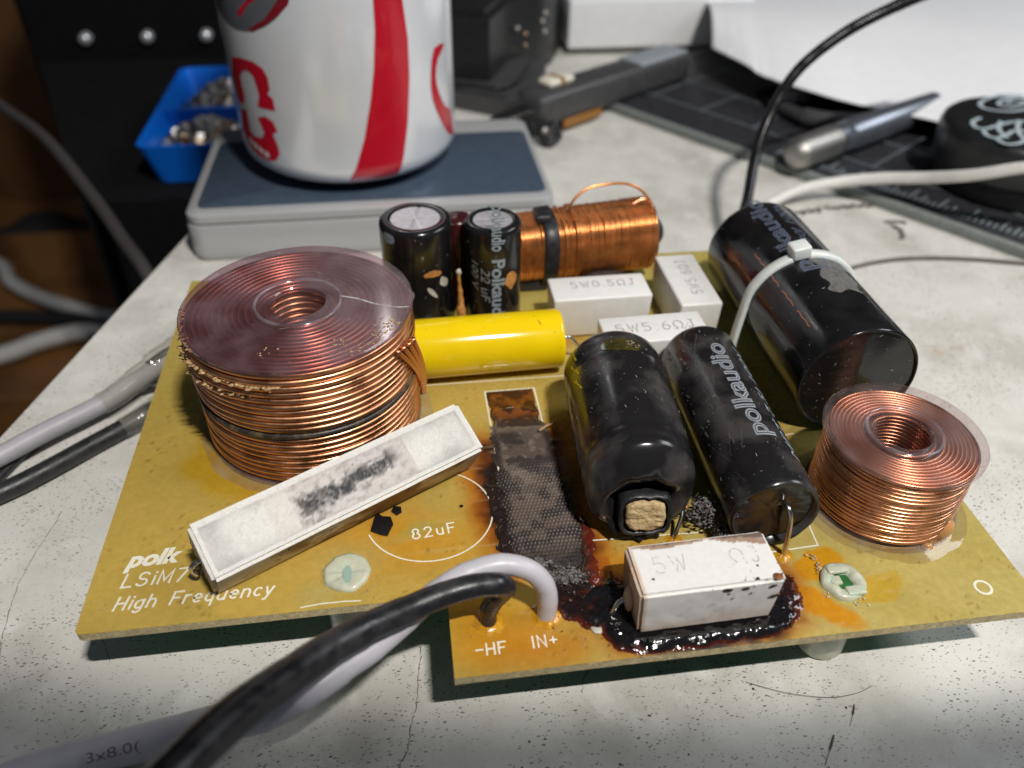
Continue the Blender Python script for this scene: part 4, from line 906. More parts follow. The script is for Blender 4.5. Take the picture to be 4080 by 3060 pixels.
mb = MB(); r_ = random.Random(31); mb2 = MB()
for i in range(30):
    x = min(10.6, max(-2, r_.gauss(7.5, 2.6))); s_ = r_.choice([.08, .1, .14, .2, .3]); side = r_.random() < .5
    if side: c = Vector((93.36 + x, -6.08 - 4.76 , .5 + min(9, max(3.5, r_.gauss(8, 1.6))))); rr = (s_ * 1.3, .04, s_)
    else: c = Vector((93.36 + x, -6.08 + max(-4.6, r_.gauss(-3.4, 1.1)), .5 + 9.32)); rr = (s_ * 1.2, s_, .04)
    blob(mb if r_.random() < .65 else mb2, c, rr, 1, .3, seed=i)
for (x, z, s_) in ((98.2, 8.9, .55), (95.4, 8.95, .75), (103.0, 6.4, .62), (102.4, 8.9, .5)): blob(mb, (x, -10.87, z), (s_ * 1.1, .06, s_ * .6), 2, .25, seed=int(x))
blob(mb2, (103.2, -10.0, 9.85), (.8, .7, .08), 2, .4); blob(mb, (85.0, -8.2, 9.84), (.26, .24, .05), 1, .2)
mb.build('soot_spot', M['soot'], rf, kind='stuff'); mb2.build('resin_spot', M['soot_brown'], rf, kind='stuff')
mb = MB(); tube(mb, catmull([(82.6, -6.5, 3.5), (81.2, -6.6, 3.2), (80.2, -6.9, 1.8), (79.8, -7.1, 0)], 5), .42, 8, wob=.3); mb.build('lead', M['tinned'], rf)
mb = MB(); blob(mb, (82.4, -6.6, 3.6), (.7, 1.6, 2.3), 2, .15); mb.build('cement_lump', mat('tan_cement', (.62, .48, .36), .7), rf)

# ---- burnt resin and charred pad
PUD = [(71.5, -1.0), (75, 0.5), (80, -.8), (81.8, 1.2), (84, -1.5), (84.5, -9), (93, -9.5), (103, -9.2), (103.2, -3.5), (106.0, -2.0), (108.6, -2.4), (111.2, -3.6), (110.4, -7.0), (108.4, -11.2), (103, -13.2), (92, -13.9), (83, -13.9), (79.5, -12.6), (77.5, -9.0), (73, -6.8), (71.2, -4.4)]
def hp(X, Y):
    d = polydist(X + (fbm(X, Y, .5, 31) - .5) * 1.6, Y + (fbm(X, Y, .5, 37) - .5) * 1.6, PUD)
    h = np.sqrt(np.clip(-d, 0, 1.6) / 1.6) * (.55 + .8 * fbm(X, Y, .35, 41)) * .62 * np.where(d < 0, 1, 0)
    h = h + np.where(d < -.3, (fbm(X, Y * 1.4, .9, 43, 3) - .5) * .45, 0)
    front = np.exp(-((Y + 12.4) / .9) ** 2) * (X > 84) * (X < 107) * (-d > 0)
    return np.where(d < 0, np.maximum(h + front * .5, .02), -1)
def cp(X, Y, H):
    t = sstep(.05, .5, H + (fbm(X, Y, .4, 51) - .5) * .7); right = sstep(104, 109, X) + (1 - sstep(76, 80, X)) * .8
    c = np.zeros(X.shape + (3,)) + np.array((.085, .014, .006)); c = lerp(c, (.008, .007, .008), np.clip(t * 1.3 - right * .5, 0, 1)); return c
heightpatch('burnt_resin', 70, 112, -14.25, 2.5, .2, hp, cp, M['goo_attr'], pcb, .02, label='glossy black puddle of burnt resin round the front resistor')
PAD = [(66.6, 38.5), (77.2, 38.0), (77.4, 30), (78.2, 18), (78.8, 8), (77.5, 4), (74.0, 2.4), (67.5, 4.2), (66.6, 12), (66.3, 26)]
def hc(X, Y):
    d = polydist(X + (fbm(X, Y, .7, 61) - .5) * 1.5, Y + (fbm(X, Y, .7, 67) - .5) * 1.5, PAD)
    hx = X * 1.55; hy = Y * 1.35; row = np.floor(hy); dots = np.cos((hx + (row % 2) * .5) * 2 * np.pi) * .5 + np.sin(hy * 2 * np.pi) * .5
    h = sstep(0, 1.4, -d) * (.45 + .35 * (fbm(X, Y, .3, 71) - .5)) + np.where(d < -.6, .20 * dots * (1 - sstep(24, 34, Y)) + .22 * (fbm(X, Y, 2.2, 73) - .5) + .25 * np.exp(-((Y - 37) / .8) ** 2), 0)
    return np.where(d < 0, np.maximum(h, .03), -1)
def cc(X, Y, H):
    n = fbm(X, Y, .5, 75); hx = X * 1.55; hy = Y * 1.35; row = np.floor(hy); dots = np.cos((hx + (row % 2) * .5) * 2 * np.pi) * .5 + np.sin(hy * 2 * np.pi) * .5
    c = np.zeros(X.shape + (3,)) + np.array((.10, .070, .054)); c = lerp(c, (.19, .145, .115), sstep(.48, .68, n) * sstep(14, 26, Y)); c = lerp(c, (.020, .015, .014), sstep(.46, .60, fbm(X, Y, .45, 77)) * .85); ed_ = polydist(X, Y, PAD); c = lerp(c, (.016, .011, .010), sstep(-1.8, -.3, ed_ + (n - .5) * 2.5) * .9)
    c = lerp(c, (.020, .014, .014), (1 - sstep(4, 12, Y)) * .65); c = lerp(c, (.27, .235, .22), np.clip(sstep(.35, .8, dots) * (1 - sstep(22, 30, Y)) * sstep(5, 9, Y) * .75, 0, 1)); c = lerp(c, (.24, .17, .12), sstep(35, 37.5, Y) * .7); return c
pad = heightpatch('charred_pad', 65.5, 79.6, 1.5, 39.2, .16, hc, cc, M['char_attr'], pcb, .03, label='rough grey-brown charred strip where a resistor once sat')
SH = [(63.8, 24), (66.8, 22), (67, 6), (72, 2.6), (77, 3.4), (78.6, 8), (79.6, 14), (80.6, 12), (80.2, 2), (78.6, -2.8), (72, -1.8), (68, 2.0), (65, 4.4), (64.4, 14)]
def hs(X, Y):
    d = polydist(X + (fbm(X, Y, .6, 81) - .5) * 2, Y + (fbm(X, Y, .6, 87) - .5) * 2, SH); return np.where(d < 0, sstep(0, .7, -d) * (.25 + .4 * fbm(X, Y, .7, 83, 3)) + .02, -1)
def cs_(X, Y, H):
    c = np.zeros(X.shape + (3,)) + np.array((.022, .014, .013)); return lerp(c, (.13, .018, .008), sstep(77, 79.5, X + (fbm(X, Y, .5, 85) - .5) * 5) * .9)
heightpatch('burnt_resin', 62.5, 82, -4, 25.5, .22, hs, cs_, M['goo_attr'], pcb, .012)
AMB = [(67.2, 49), (76.4, 49), (76.6, 39), (77.6, 37), (76.2, 36), (67.2, 36)]
def ha(X, Y):
    d = polydist(X + (fbm(X, Y, .5, 91) - .5) * 1.2, Y + (fbm(X, Y, .5, 93) - .5) * 1.2, AMB); b = np.exp(-(((Y - 43) / 1.4) ** 2)) * np.exp(-(((X - 71.5) / 3.6) ** 2)); return np.where(d < 0, sstep(0, .6, -d) * .18 + .35 * b + .06 * fbm(X, Y, 1.5, 95), -1)
heightpatch('amber_glue', 66.5, 78.5, 35, 50, .2, ha, lambda X, Y, H: lerp(lerp(np.zeros(X.shape + (3,)) + np.array((.20, .062, .012)), (.04, .014, .009), sstep(.30, .52, fbm(X, Y, .5, 97)) * .92), (.06, .04, .03), 1 - sstep(38, 42, Y)), M['amber_attr'], pcb, .015)
# little copper stub on the pad
mb = MB(); tube(mb, [(75.6, 35.2, .9), (77.4, 36.2, 1.2), (79.2, 37.2, .8)], [.35, .25, .2], 6, wob=.3); mb.build('wire_stub', M['crust'], pcb)
# lint clumps
def lint(cx, cy, cz, rx, ry, rz, n, seed):
    r = random.Random(seed); mb = MB()
    for i in range(n):
        k = .14 + .26 * r.random(); blob(mb, (cx + r.gauss(0, rx * .42), cy + r.gauss(0, ry * .42), cz + r.gauss(0, rz * .4)), (k, k * r.uniform(.5, 1), k * .7), 1, 1.1, 1.8, seed=i + seed)
    for i in range(n):
        c = Vector((cx + r.gauss(0, rx * .55), cy + r.gauss(0, ry * .55), cz + r.gauss(0, rz * .5))); dd = Vector((r.gauss(0, 1), r.gauss(0, 1), r.gauss(0, .6))).normalized() * r.uniform(.15, .5); k = Vector((r.gauss(0, .15), r.gauss(0, .15), r.gauss(0, .15)))
        tube(mb, [c - dd, c + k, c + dd], r.uniform(.02, .04), 4, cap=False)
    return mb.build('lint_clump', M['lint'], pcb, kind='stuff')
lint(99.6, 8.6, 4.2, 3.0, 2.6, 1.9, 300, 1); lint(101.6, 4.6, 3.0, 1.7, 1.8, 1.2, 130, 5); lint(74.6, 0.8, .9, 3.0, 1.7, .7, 220, 2); lint(70.5, 3.8, .8, 2.5, 1.0, .5, 90, 3)
M['amber_resin'] = mat('amber_resin', (.55, .26, .015), .14, 0, .3, 8, .3, 12, coat=.5)
for hx, hy, hr in ((61.2, -5.6, 1.3), (70.2, -5.4, 1.5), (110.8, 1.0, .4), (93.8, 6.4, .4)): fillet(hx, hy, hr, 1.1, .5, 'amber_resin', pcb, name='solder_resin')
# black flakes off the sleeve
def flake(pts, z=.1, th=.25):
    mb = MB(); prism(mb, pts, z, z + th); mb.build('sleeve_flake', M['black_sleeve'], pcb, smooth=False)
flake([(43.6, 14.6), (44.2, 17.4), (44.8, 18.4), (45.6, 17.6), (47.0, 17.3), (47.4, 15.6), (46.4, 13.2), (45.2, 13.6)]); flake([(47.1, 18.6), (47.6, 19.7), (48.8, 19.4), (48.9, 18.2), (48.0, 17.6)])
crumbs('board_crumbs', [(8, 5.4, 0, .7, 14, .12), (5.6, 8.9, 0, .5, 10, .14), (3.2, 4.5, 0, .6, 16, .12), (43.5, 2.5, 0, 1.5, 40, .16), (45, 4, 0, 1.4, 30, .14), (52, 10, 0, 5, 26, .08), (75.2, -9.8, 0, .5, 12, .16), (82, -9.4, .6, .8, 10, .14), (74, -4.0, .5, .5, 8, .2)], 'crust', pcb, 12)
crumbs('board_crumbs', [(70, -7, 0, 7, 40, .06), (60, 10, 0, 12, 60, .06), (120, -6, 0, 10, 40, .06), (30, 8, 0, 12, 30, .05), (80, 5, 0, 10, 50, .07), (118, 60, 0, 3, 25, .12), (30, 27, 0, 4, 6, .15)], 'crust_white', pcb, 13)
mb = MB(); blob(mb, (77.3, -9.0, .15), (.9, .8, .2), 2, .6); mb.build('glue_chip', M['crust_white'], pcb)
crumbs('glue_crust', [(115.4, -.2, .2, .35, 14, .35), (115.7, -2.0, .2, .35, 14, .35), (115.6, -3.6, .3, .4, 14, .3)], 'crust', pcb, 14)
crumbs('soot_crumbs', [(73, 3, .5, 3, 90, .14), (77, -5, .5, 3, 60, .14), (80.5, -9.5, .4, 1.2, 40, .15)], 'soot', pcb, 15)

# ---- standoffs
def standoff(cx, cy, whole=True, open_=False):
    mb = MB(); lathe(mb, (cx, cy, T), (0, 0, 1), [(0, 3.2), (.5, 3.9), (1, 4.1), (12, 4.1), (14.5, 3.6)], 48)
    o = mb.build('standoff', M['nylon'], pcb, origin=(cx, cy, T))
    mb = MB(); f = lambda s_, r, a: (s_ + (.25 * mn.noise(Vector((math.cos(a) * 2.5, math.sin(a) * 2.5, cx))) if s_ > .1 else 0), r + .35 * mn.noise(Vector((math.cos(a) * 1.9, math.sin(a) * 1.9, cy))))
    if open_:
        lathe(mb, (cx, cy, 0), (0, 0, 1), [(.02, 3.6), (.7, 3.5), (.95, 3.0), (.85, 1.9), (.1, 1.5)], 48, f)
        rbox(mb, (cx - 2.4, cy - .7, .1), (cx - .3, cy + .9, .8), .2); rbox(mb, (cx - .6, cy - 3.1, .3), (cx + 2.6, cy - 1.4, 1.1), .3); rbox(mb, (cx - 1.9, cy + 1.2, .4), (cx + 1.4, cy + 2.6, 1.2), .3)
        mb.build('clip_head', M['nylon'], o); m2 = MB(); disc(m2, (cx, cy, .12), (0, 0, 1), 1.7, 24); m2.build('clip_hole', M['board_under'], o)
    else:
        lathe(mb, (cx, cy, 0), (0, 0, 1), [(.02, 3.7), (.5, 3.6), (.7, 3.0), (.55, 1.8), (.35, 0.9), (.3, .001)], 48, f); mb.build('clip_head', M['nylon'], o)
        m2 = MB(); disc(m2, (cx + .1, cy - .6, .62), (0, 0, 1), 1.7, 24, r2=.7); m2.build('clip_hole', mat('pale_green_glass', (.30, .42, .36), .2), o)
standoff(118.0, -5.4, open_=True); standoff(39.9, 6.4); standoff(142, 94); standoff(8, 94)
crumbs('clear_glue_beads', [(36.3, 7.0, .1, .4, 10, .2), (36.8, 4.3, .1, .5, 10, .18), (119.0, -9.5, .1, .7, 18, .22), (114.3, -7.5, .1, .3, 8, .2), (31, 11.5, .1, .3, 2, .25)], 'crust_white', pcb, 17)
# ================================================================ the loose long resistor lying across the board
def loose_resistor():
    L_, W_, H_ = 48.1, 9.8, 9.0; ctr = Vector((39.81, 17.79, 6.63))
    Mr = (Matrix.Rotation(.493, 3, 'Z') @ Matrix.Rotation(-.015, 3, 'Y') @ Matrix.Rotation(.504, 3, 'X')).to_4x4(); M4 = Matrix.Translation(ctr) @ Mr
    root = empty('loose_resistor', (39.8, 17.8, 0), 'long grimy white cement resistor lying loose and tilted across the left half of the board', 'resistor')
    bm = bmesh.new(); bmesh.ops.create_cube(bm, size=1.0)
    for q in bm.verts: q.co = Vector((q.co.x * L_, q.co.y * W_, q.co.z * H_))
    bmesh.ops.bevel(bm, geom=list(bm.edges), offset=.55, segments=2, affect='EDGES')
    tf = [f for f in bm.faces if f.normal.z > .9 and f.calc_area() > 200]
    bmesh.ops.inset_region(bm, faces=tf, thickness=.75); 
    for f in tf:
        for q in f.verts: q.co.z -= .0
    r = bmesh.ops.inset_region(bm, faces=tf, thickness=.7)
    for f in tf:
        for q in f.verts: q.co.z -= .22
    r = bmesh.ops.inset_region(bm, faces=tf, thickness=.5)
    for f in tf:
        for q in f.verts: q.co.z -= .05
    for it in range(7):
        es = [e for e in bm.edges if e.calc_length() > .45]
        if not es: break
        bmesh.ops.subdivide_edges(bm, edges=es, cuts=1, use_grid_fill=True); bmesh.ops.triangulate(bm, faces=[f for f in bm.faces if len(f.verts) > 4])
    bm.verts.index_update(); lv = [q.co.copy() for q in bm.verts]; fs = [[q.index for q in f.verts] for f in bm.faces]; bm.free()
    def paint(q):
        x, y, z = q; c = np.array((.68, .66, .62)); n = float(fbm(x + 40, y + z + 20, .30, 5)); n2 = float(fbm(x + 40, y * 1.5 + z + 30, 1.2, 8)); n3 = float(fbm(x + 40, y + 60, 3.0, 9))
        def mx(col, t):
            nonlocal c; t = max(0, min(1, t)); c = c * (1 - t) + np.array(col) * t
        if z > 3.5:
            rec = z < 4.45 and abs(x) < 23 and abs(y) < 3.9
            if rec:
                mx((.33, .32, .31), (abs(y) - 2.0 + (n - .5) * 3) / 2.5 * .55); mx((.30, .29, .29), (abs(x) - 18 + (n - .5) * 10) / 6 * .5)
                if -9.3 < x < 12:
                    mx((.52, .47, .45), .6 * min(1, (x + 9.3) * 2)); mx((.34, .30, .29), (n2 - .48) * 2.4)
                    dd = abs(y - .10 * x - .2 + (n - .5) * 2.4); k = (1.9 - dd + (n2 - .5) * 2.6) * max(0, min(1, (x + 7.5 + n2 * 3) / 2, (12 - x - n2 * 3) / 2))
                    mx((.035, .035, .04), max(0, min(.92, k * .75)) * (.35 + 1.2 * n3)) if k > 0 else None
                    mx((.10, .09, .09), .5 if (x < -5 and y < -.5 and n3 > .5) else 0)
                if -13 < x < -8.4: mx((.62, .56, .50), .4)
            mx((.45, .33, .24), (n2 - .70) * 3)
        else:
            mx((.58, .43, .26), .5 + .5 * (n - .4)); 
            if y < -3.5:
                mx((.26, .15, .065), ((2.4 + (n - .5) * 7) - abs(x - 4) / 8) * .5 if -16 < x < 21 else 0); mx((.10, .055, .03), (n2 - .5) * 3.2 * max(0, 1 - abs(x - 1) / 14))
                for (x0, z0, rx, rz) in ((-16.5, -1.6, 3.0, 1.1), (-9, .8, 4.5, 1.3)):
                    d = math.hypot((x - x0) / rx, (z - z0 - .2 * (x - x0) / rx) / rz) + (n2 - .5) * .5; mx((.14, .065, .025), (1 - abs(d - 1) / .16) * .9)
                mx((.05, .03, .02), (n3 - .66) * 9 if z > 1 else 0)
        return tuple(np.clip(c * (.9 + .2 * n3), .01, 1))
    mb = MB(); mb.add([M4 @ (q + Vector((.03 * mn.noise(q * .3), .05 * mn.noise(q * .2), .03 * mn.noise(q * .5)))) for q in lv], fs)
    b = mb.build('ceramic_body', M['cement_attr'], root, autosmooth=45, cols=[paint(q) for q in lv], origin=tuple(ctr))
    tip = M4 @ Vector((-24.2, 0, -2.2)); mb = MB(); tube(mb, catmull([M4 @ Vector((-23.6, .6, -1.8)), M4 @ Vector((-24.9, .6, -2.2)), M4 @ Vector((-25.6, .2, -3.4)), M4 @ Vector((-25.0, -.6, -4.6))], 5), .45, 8, wob=.4); mb.build('lead', M['tinned'], root)
    blob_ = MB(); blob(blob_, M4 @ Vector((-24.5, .5, -2.6)), (.8, .8, .8), 2, .5); blob_.build('solder_blob', M['burnt_wire'], root)
    mb = MB(); tube(mb, catmull([M4 @ Vector((23.6, .6, -1.8)), M4 @ Vector((25.2, 1.5, -1.8)), Vector((60.8, 36.5, 3.0)), Vector((59, 36.2, .4))], 5), .42, 8); mb.build('lead', M['tinned'], root)
loose_resistor()

# ================================================================ wires
def wire(name, pts, r, m, label, cat, seg=14, n=8, group=None, parent=None, wob=0, flat=1.0):
    mb = MB(); tube(mb, catmull(pts, n), r, seg, wob=wob, flat=flat); return mb.build(name, M[m], parent, label=label, cat=cat, group=group)
BLK = [(61.2, -5.6, -.3), (61.4, -5.4, 3.0), (62.6, -5.6, 6.2), (63.6, -6.0, 8.4), (62.6, -6.6, 10.2), (59.4, -7.0, 11.0), (54.6, -8.2, 11.3), (49.0, -10.4, 11.6), (44.0, -13.2, 12.6), (39.4, -17.0, 14.2), (35.4, -21.6, 16.6), (31.8, -26.4, 19.4), (28.6, -31.6, 22.0), (25.6, -37.0, 24.0), (22, -42, 25), (18, -47, 25)]
bw = wire('speaker_wire', BLK, [1.3, 1.45, 1.6, 1.7, 1.75, 1.8, 1.85, 1.95, 2.1, 2.25, 2.35, 2.4, 2.4, 2.4, 2.4, 2.4], 'black_wire', 'thick black wire looping out of the HF IN minus hole toward the lower left', 'wire', 18)
WHT = [(70.1, -5.5, -.3), (70.3, -5.2, 3.0), (69.8, -4.6, 6.2), (67.6, -3.9, 9.2), (63.6, -3.4, 10.6), (58.6, -4.0, 10.2), (54, -5.6, 8.8), (49.4, -8.0, 6.6), (44.6, -11.6, 6.0), (40.2, -15.0, 6.8), (35.6, -17.4, 6.0), (29.6, -16.8, 1.4), (22.5, -14.0, -4.6), (15.0, -12.4, -9.0), (7.5, -12.0, -11.4), (-1.5, -12.6, -12.6), (-12, -15.0, -13.2), (-26, -20, -13.4)]
ww = wire('speaker_wire', WHT, [1.5, 1.55, 1.6, 1.6, 1.65, 1.7, 1.8, 1.9, 2.0, 2.2, 2.4, 2.6, 2.7, 2.7, 2.7, 2.7, 2.7, 2.7], 'white_wire', 'white wire arching out of the HF IN plus hole and running under the black wire', 'wire', 18)
WP = catmull(WHT, 8)
crumbs('solder_resin', [(70.6, -5.6, .2, .9, 14, .3), (60.6, -6.6, .1, .8, 10, .22), (71.4, -5.0, 2.5, .3, 10, .3), (71.3, -4.6, 4.0, .25, 6, .25)], 'crust_orange', pcb, 22)
# print on the white wire
mb = MB()
def wmap(u, v, z=0):
    q = Vector((4.0, -11.7, -12.0)) * 0
    return None
WA = Vector((15.0, -12.4, -9.0)); WB = Vector((-1.5, -12.6, -12.6)); wd = (WB - WA).normalized() * -1
cmw = cylmap(WB, wd, (0.05, -.62, .78), 2.7, .06)
put_text('wire_print', '3x8.0(', 2.0, lambda u, v, z=0: cmw(u + 8.6, v - .6, z), mat('brown_print', (.16, .12, .13), .6), ww, width=8.0)
# cables leaving from the left side of the board
gw = 'cables leaving under the left edge of the board'
lw = wire('output_cable', [(-60, 28, -11), (-44, 43.5, -11.5), (-33, 54.4, -11.4), (-25.8, 61.4, -11.4), (-16.5, 69.5, -11.4), (-10.9, 76.4, -11.2), (-4, 85, -11), (4, 92, -10.5), (12, 96, -10)], 2.1, 'grey_wire', 'thick pale grey cable with clear heat-shrink running under the left edge of the board', 'cable', 16, group=None)
mb = MB(); tube(mb, catmull([(-16.8, 69.2, -11.4), (-14, 72, -11.3), (-10.9, 76.4, -11.0), (-7.5, 81, -10.8), (-3.4, 85.8, -10.6), (3, 91, -10.4), (10, 95, -10)], 8), [2.5, 2.6, 2.9, 3.6, 4.0, 4.0, 4.0], 24, cap=False); mb.build('heat_shrink', M['clear_sleeve'], lw)
mb = MB(); tube(mb, catmull([(-8.5, 80.2, -9.8), (-4, 85.4, -9.4), (2, 90, -9.6)], 6), 1.2, 10); mb.build('bare_end', M['tinned'], lw)
lb = wire('output_cable', [(-60, 29, -13.6), (-44, 38.6, -13.8), (-30.7, 46.3, -13.8), (-23.6, 51.9, -13.8), (-16.5, 58.5, -13.8), (-10.9, 63.3, -13.6), (-5, 68.5, -13), (2, 74, -12.4), (9, 78, -12)], 2.05, 'black_rubber', 'thick black cable with grey sleeve running under the left edge of the board', 'cable', 16)
mb = MB(); tube(mb, catmull([(-11.3, 62.9, -13.5), (-8, 65.6, -13.3), (-5, 68.4, -13), (0, 72.4, -12.5), (6, 76, -12.2)], 8), [2.3, 2.5, 2.8, 3.0, 3.0], 24, cap=False); mb.build('heat_shrink', M['clear_sleeve'], lb)
wire('thin_cable', [(-40, 40, -15.0), (-34.5, 50, -15.0), (-31.4, 58, -15.0), (-27.4, 66.5, -14.9), (-21.5, 73.2, -14.8), (-14.5, 76.5, -14.6), (-6, 79, -14.4)], 1.1, 'black_rubber', 'thin dark wire curving between the grey and the black cable on the left', 'cable', 12)

# ================================================================ pocket scale and drinks can
sc0 = empty('pocket_scale', (43, 168, T), 'silver pocket scale with dark steel platform standing under the drinks can', 'scale')
def rrect(x0, x1, y0, y1, r, n=6):
    out = []
    for cx, cy, a in ((x1 - r, y0 + r, -90), (x1 - r, y1 - r, 0), (x0 + r, y1 - r, 90), (x0 + r, y0 + r, 180)): out += [(cx + r * math.cos(math.radians(a + 90 * k / n)), cy + r * math.sin(math.radians(a + 90 * k / n))) for k in range(n + 1)]
    return out
def stack(mb, layers):
    n = len(layers[0][0]); vs = []; fs = []
    for pts, z in layers: vs += [(x, y, z) for x, y in pts]
    for i in range(len(layers) - 1):
        for j in range(n): fs.append((i * n + j, i * n + (j + 1) % n, (i + 1) * n + (j + 1) % n, (i + 1) * n + j))
    fs.append(tuple(range((len(layers) - 1) * n, len(layers) * n))); mb.add(vs, fs)
def rr_(o, r=5): return rrect(-9.5 + o, 98 - o, 138.6 + o, 205 - o, max(r - o, .5))
mb = MB(); stack(mb, [(rr_(1.2), T), (rr_(.2), T + 1.2), (rr_(0), T + 3), (rr_(0), -5.2), (rr_(.3), -4.8), (rr_(1.3), -4.6)]); mb.build('lower_case', M['scale_body'], sc0, autosmooth=40)
mb = MB(); stack(mb, [(rr_(1.3), -4.6), (rr_(.5), -4.2), (rr_(.2), -3.4), (rr_(.4), -2.0), (rr_(1.3), -1.4), (rr_(3.2), -1.2)]); mb.build('upper_case', M['scale_body'], sc0, autosmooth=40)
pr = rrect(-6.0, 95.6, 143.0, 190.5, 2.5); mb = MB(); stack(mb, [(pr, -1.5), (pr, -.75), (rrect(-5.8, 95.4, 143.2, 190.3, 2.3), -.6)]); mb.build('weighing_platform', M['scale_plate'], sc0, autosmooth=40)

CX, CY, R0 = 38.0, 176.0, 33.0; Z0 = -.6
def build_can():
    root = empty('drinks_can', (CX, CY, Z0), 'silver-white drinks can with red ribbon and rotated red emblem standing on the scale', 'can')
    mb = MB(); lathe(mb, (CX, CY, Z0), (0, 0, 1), [(1.6, 24.6), (2.2, 26.6), (3.6, 29.6), (5.2, 31.5), (7.0, 32.6), (9.0, 33.0), (106, 33), (109, 32.4), (113, 29.5), (118, 27.2), (120, 26.9)], 128)
    mb.build('can_body', M['can_white'], root, origin=(CX, CY, Z0))
    mb = MB(); lathe(mb, (CX, CY, Z0), (0, 0, 1), [(.0, 23.6), (.3, 24.2), (1.2, 24.6), (1.5, 24.7), (1.7, 24.6)], 96); lathe(mb, (CX, CY, Z0), (0, 0, 1), [(.0, 23.6), (2.0, 22), (9, 0.001)], 96); mb.build('base_rim', M['can_dark'], root)
    mb = MB(); lathe(mb, (CX, CY, Z0), (0, 0, 1), [(120, 26.9), (121, 27.4), (122, 27), (121.5, 26), (118.5, 25.4), (118, .001)], 96); mb.build('lid', M['can_metal'], root)
    def rad(z):
        z = z - Z0
        pr = [(0, 24.6), (1.6, 24.6), (2.2, 26.6), (3.6, 29.6), (5.2, 31.5), (7.0, 32.6), (9.0, 33.0), (106, 33), (130, 33)]
        for (a, ra), (b, rb) in zip(pr[:-1], pr[1:]):
            if a <= z <= b: return ra + (rb - ra) * (z - a) / (b - a)
        return 33
    def art(name, pts, m, h=.12, sm=True, n=3):
        P = [(math.radians(a) * R0, z) for a, z in pts]
        vs, fs = flat_poly(smooth_loop(P, n) if sm else P, 1.6); mb = MB()
        mb.add([(CX + (rad(z) + h) * math.cos(u / R0), CY + (rad(z) + h) * math.sin(u / R0), z) for u, z in vs], fs); return mb.build(name, M[m], root)
    A_ = [(-151.3, 35.3), (-141.7, 36.4), (-132.2, 36.4), (-126.7, 35.3), (-124.4, 33.1), (-124.3, 29.9), (-126.3, 28.4), (-123.4, 27.4), (-123.3, 24.1), (-131.7, 24.0), (-134.8, 24.1), (-132.3, 27.4), (-132.7, 29.8), (-134.1, 32.6), (-138.1, 33.7), (-143.4, 32.6), (-145.6, 30.7), (-145.9, 28.1), (-145.3, 25.6), (-147.2, 23.1), (-153.3, 22.6), (-155.5, 24.9), (-155.8, 30.0)]
    B_ = [(-153.8, 20.5), (-146.0, 21.4), (-146.1, 18.4), (-146.3, 15.2), (-142.9, 14.4), (-136.1, 14.8), (-133.4, 16.8), (-135.1, 19.2), (-136.4, 20.8), (-130.6, 21.8), (-126.0, 20.8), (-124.1, 18.3), (-127.5, 17.1), (-125.6, 14.1), (-125.2, 11.5), (-128.6, 9.2), (-134.5, 8.4), (-143.5, 8.8), (-153.1, 10.3), (-157.8, 14.1)]
    RB = [(-70.2, 60), (-70.2, 52.6), (-70.6, 45.2), (-72.8, 35.6), (-75.7, 27.6), (-80.5, 17.2), (-85.8, 9.3), (-90.5, 4.3), (-77.4, 4.2), (-64.2, 4.2), (-61.0, 10.7), (-57.5, 19.3), (-54.7, 31.8), (-54.1, 41.9), (-55.7, 51.5), (-57, 60)]
    C_ = [(-36.5, 37.2), (-25.9, 36.8), (-33.4, 33.9), (-36.2, 29.4), (-34.0, 24.6), (-28.1, 19.5), (-20.4, 16.8), (-16.3, 8.7), (-25.5, 10.8), (-33.8, 16.7), (-39.9, 23.7), (-40.1, 30.7)]
    art('red_emblem', A_, 'can_red', sm=False); art('red_emblem', B_, 'can_red', sm=False); art('red_ribbon', RB, 'can_red', sm=False); art('red_ring', C_, 'can_red', n=2)
    for k in range(4):
        a0 = -149 + k * 4.4; z0 = 13.2 - k * .62; art('small_print', [(a0, z0), (a0 + 3.2, z0 - .5), (a0 + 2.8, z0 - 2.2), (a0 - .4, z0 - 1.6)], 'can_white', .20, sm=False)
    # round badge at the top left
    cx_, cz_ = -139, 59.5; rr = 15.6
    art('badge', [(cx_ + math.degrees(rr * 1.28 * math.cos(t) / R0), cz_ + rr * math.sin(t)) for t in [2 * math.pi * k / 48 for k in range(48)]], 'can_grey', .10, sm=False)
    art('badge_stripe', [(-137.4, 48.3), (-124.1, 52.3), (-117, 58), (-112, 60), (-116, 61), (-120.7, 55.5), (-135.3, 47.2)][::-1], 'can_red', .16, sm=False)
    art('badge_stripe', [(-131.5, 44.6), (-119.9, 48.2), (-112.1, 53.0), (-107, 58), (-103, 58), (-107.3, 52.2), (-113.1, 49.2), (-122.3, 46.0), (-128.7, 44.4)][::-1], 'can_darkred', .16, sm=False)
    art('badge_stripe', [(-156.9, 49.6), (-150, 50), (-140, 52.5), (-134, 56), (-138, 62), (-160, 62)], 'can_dark', .16, sm=False)
build_can()

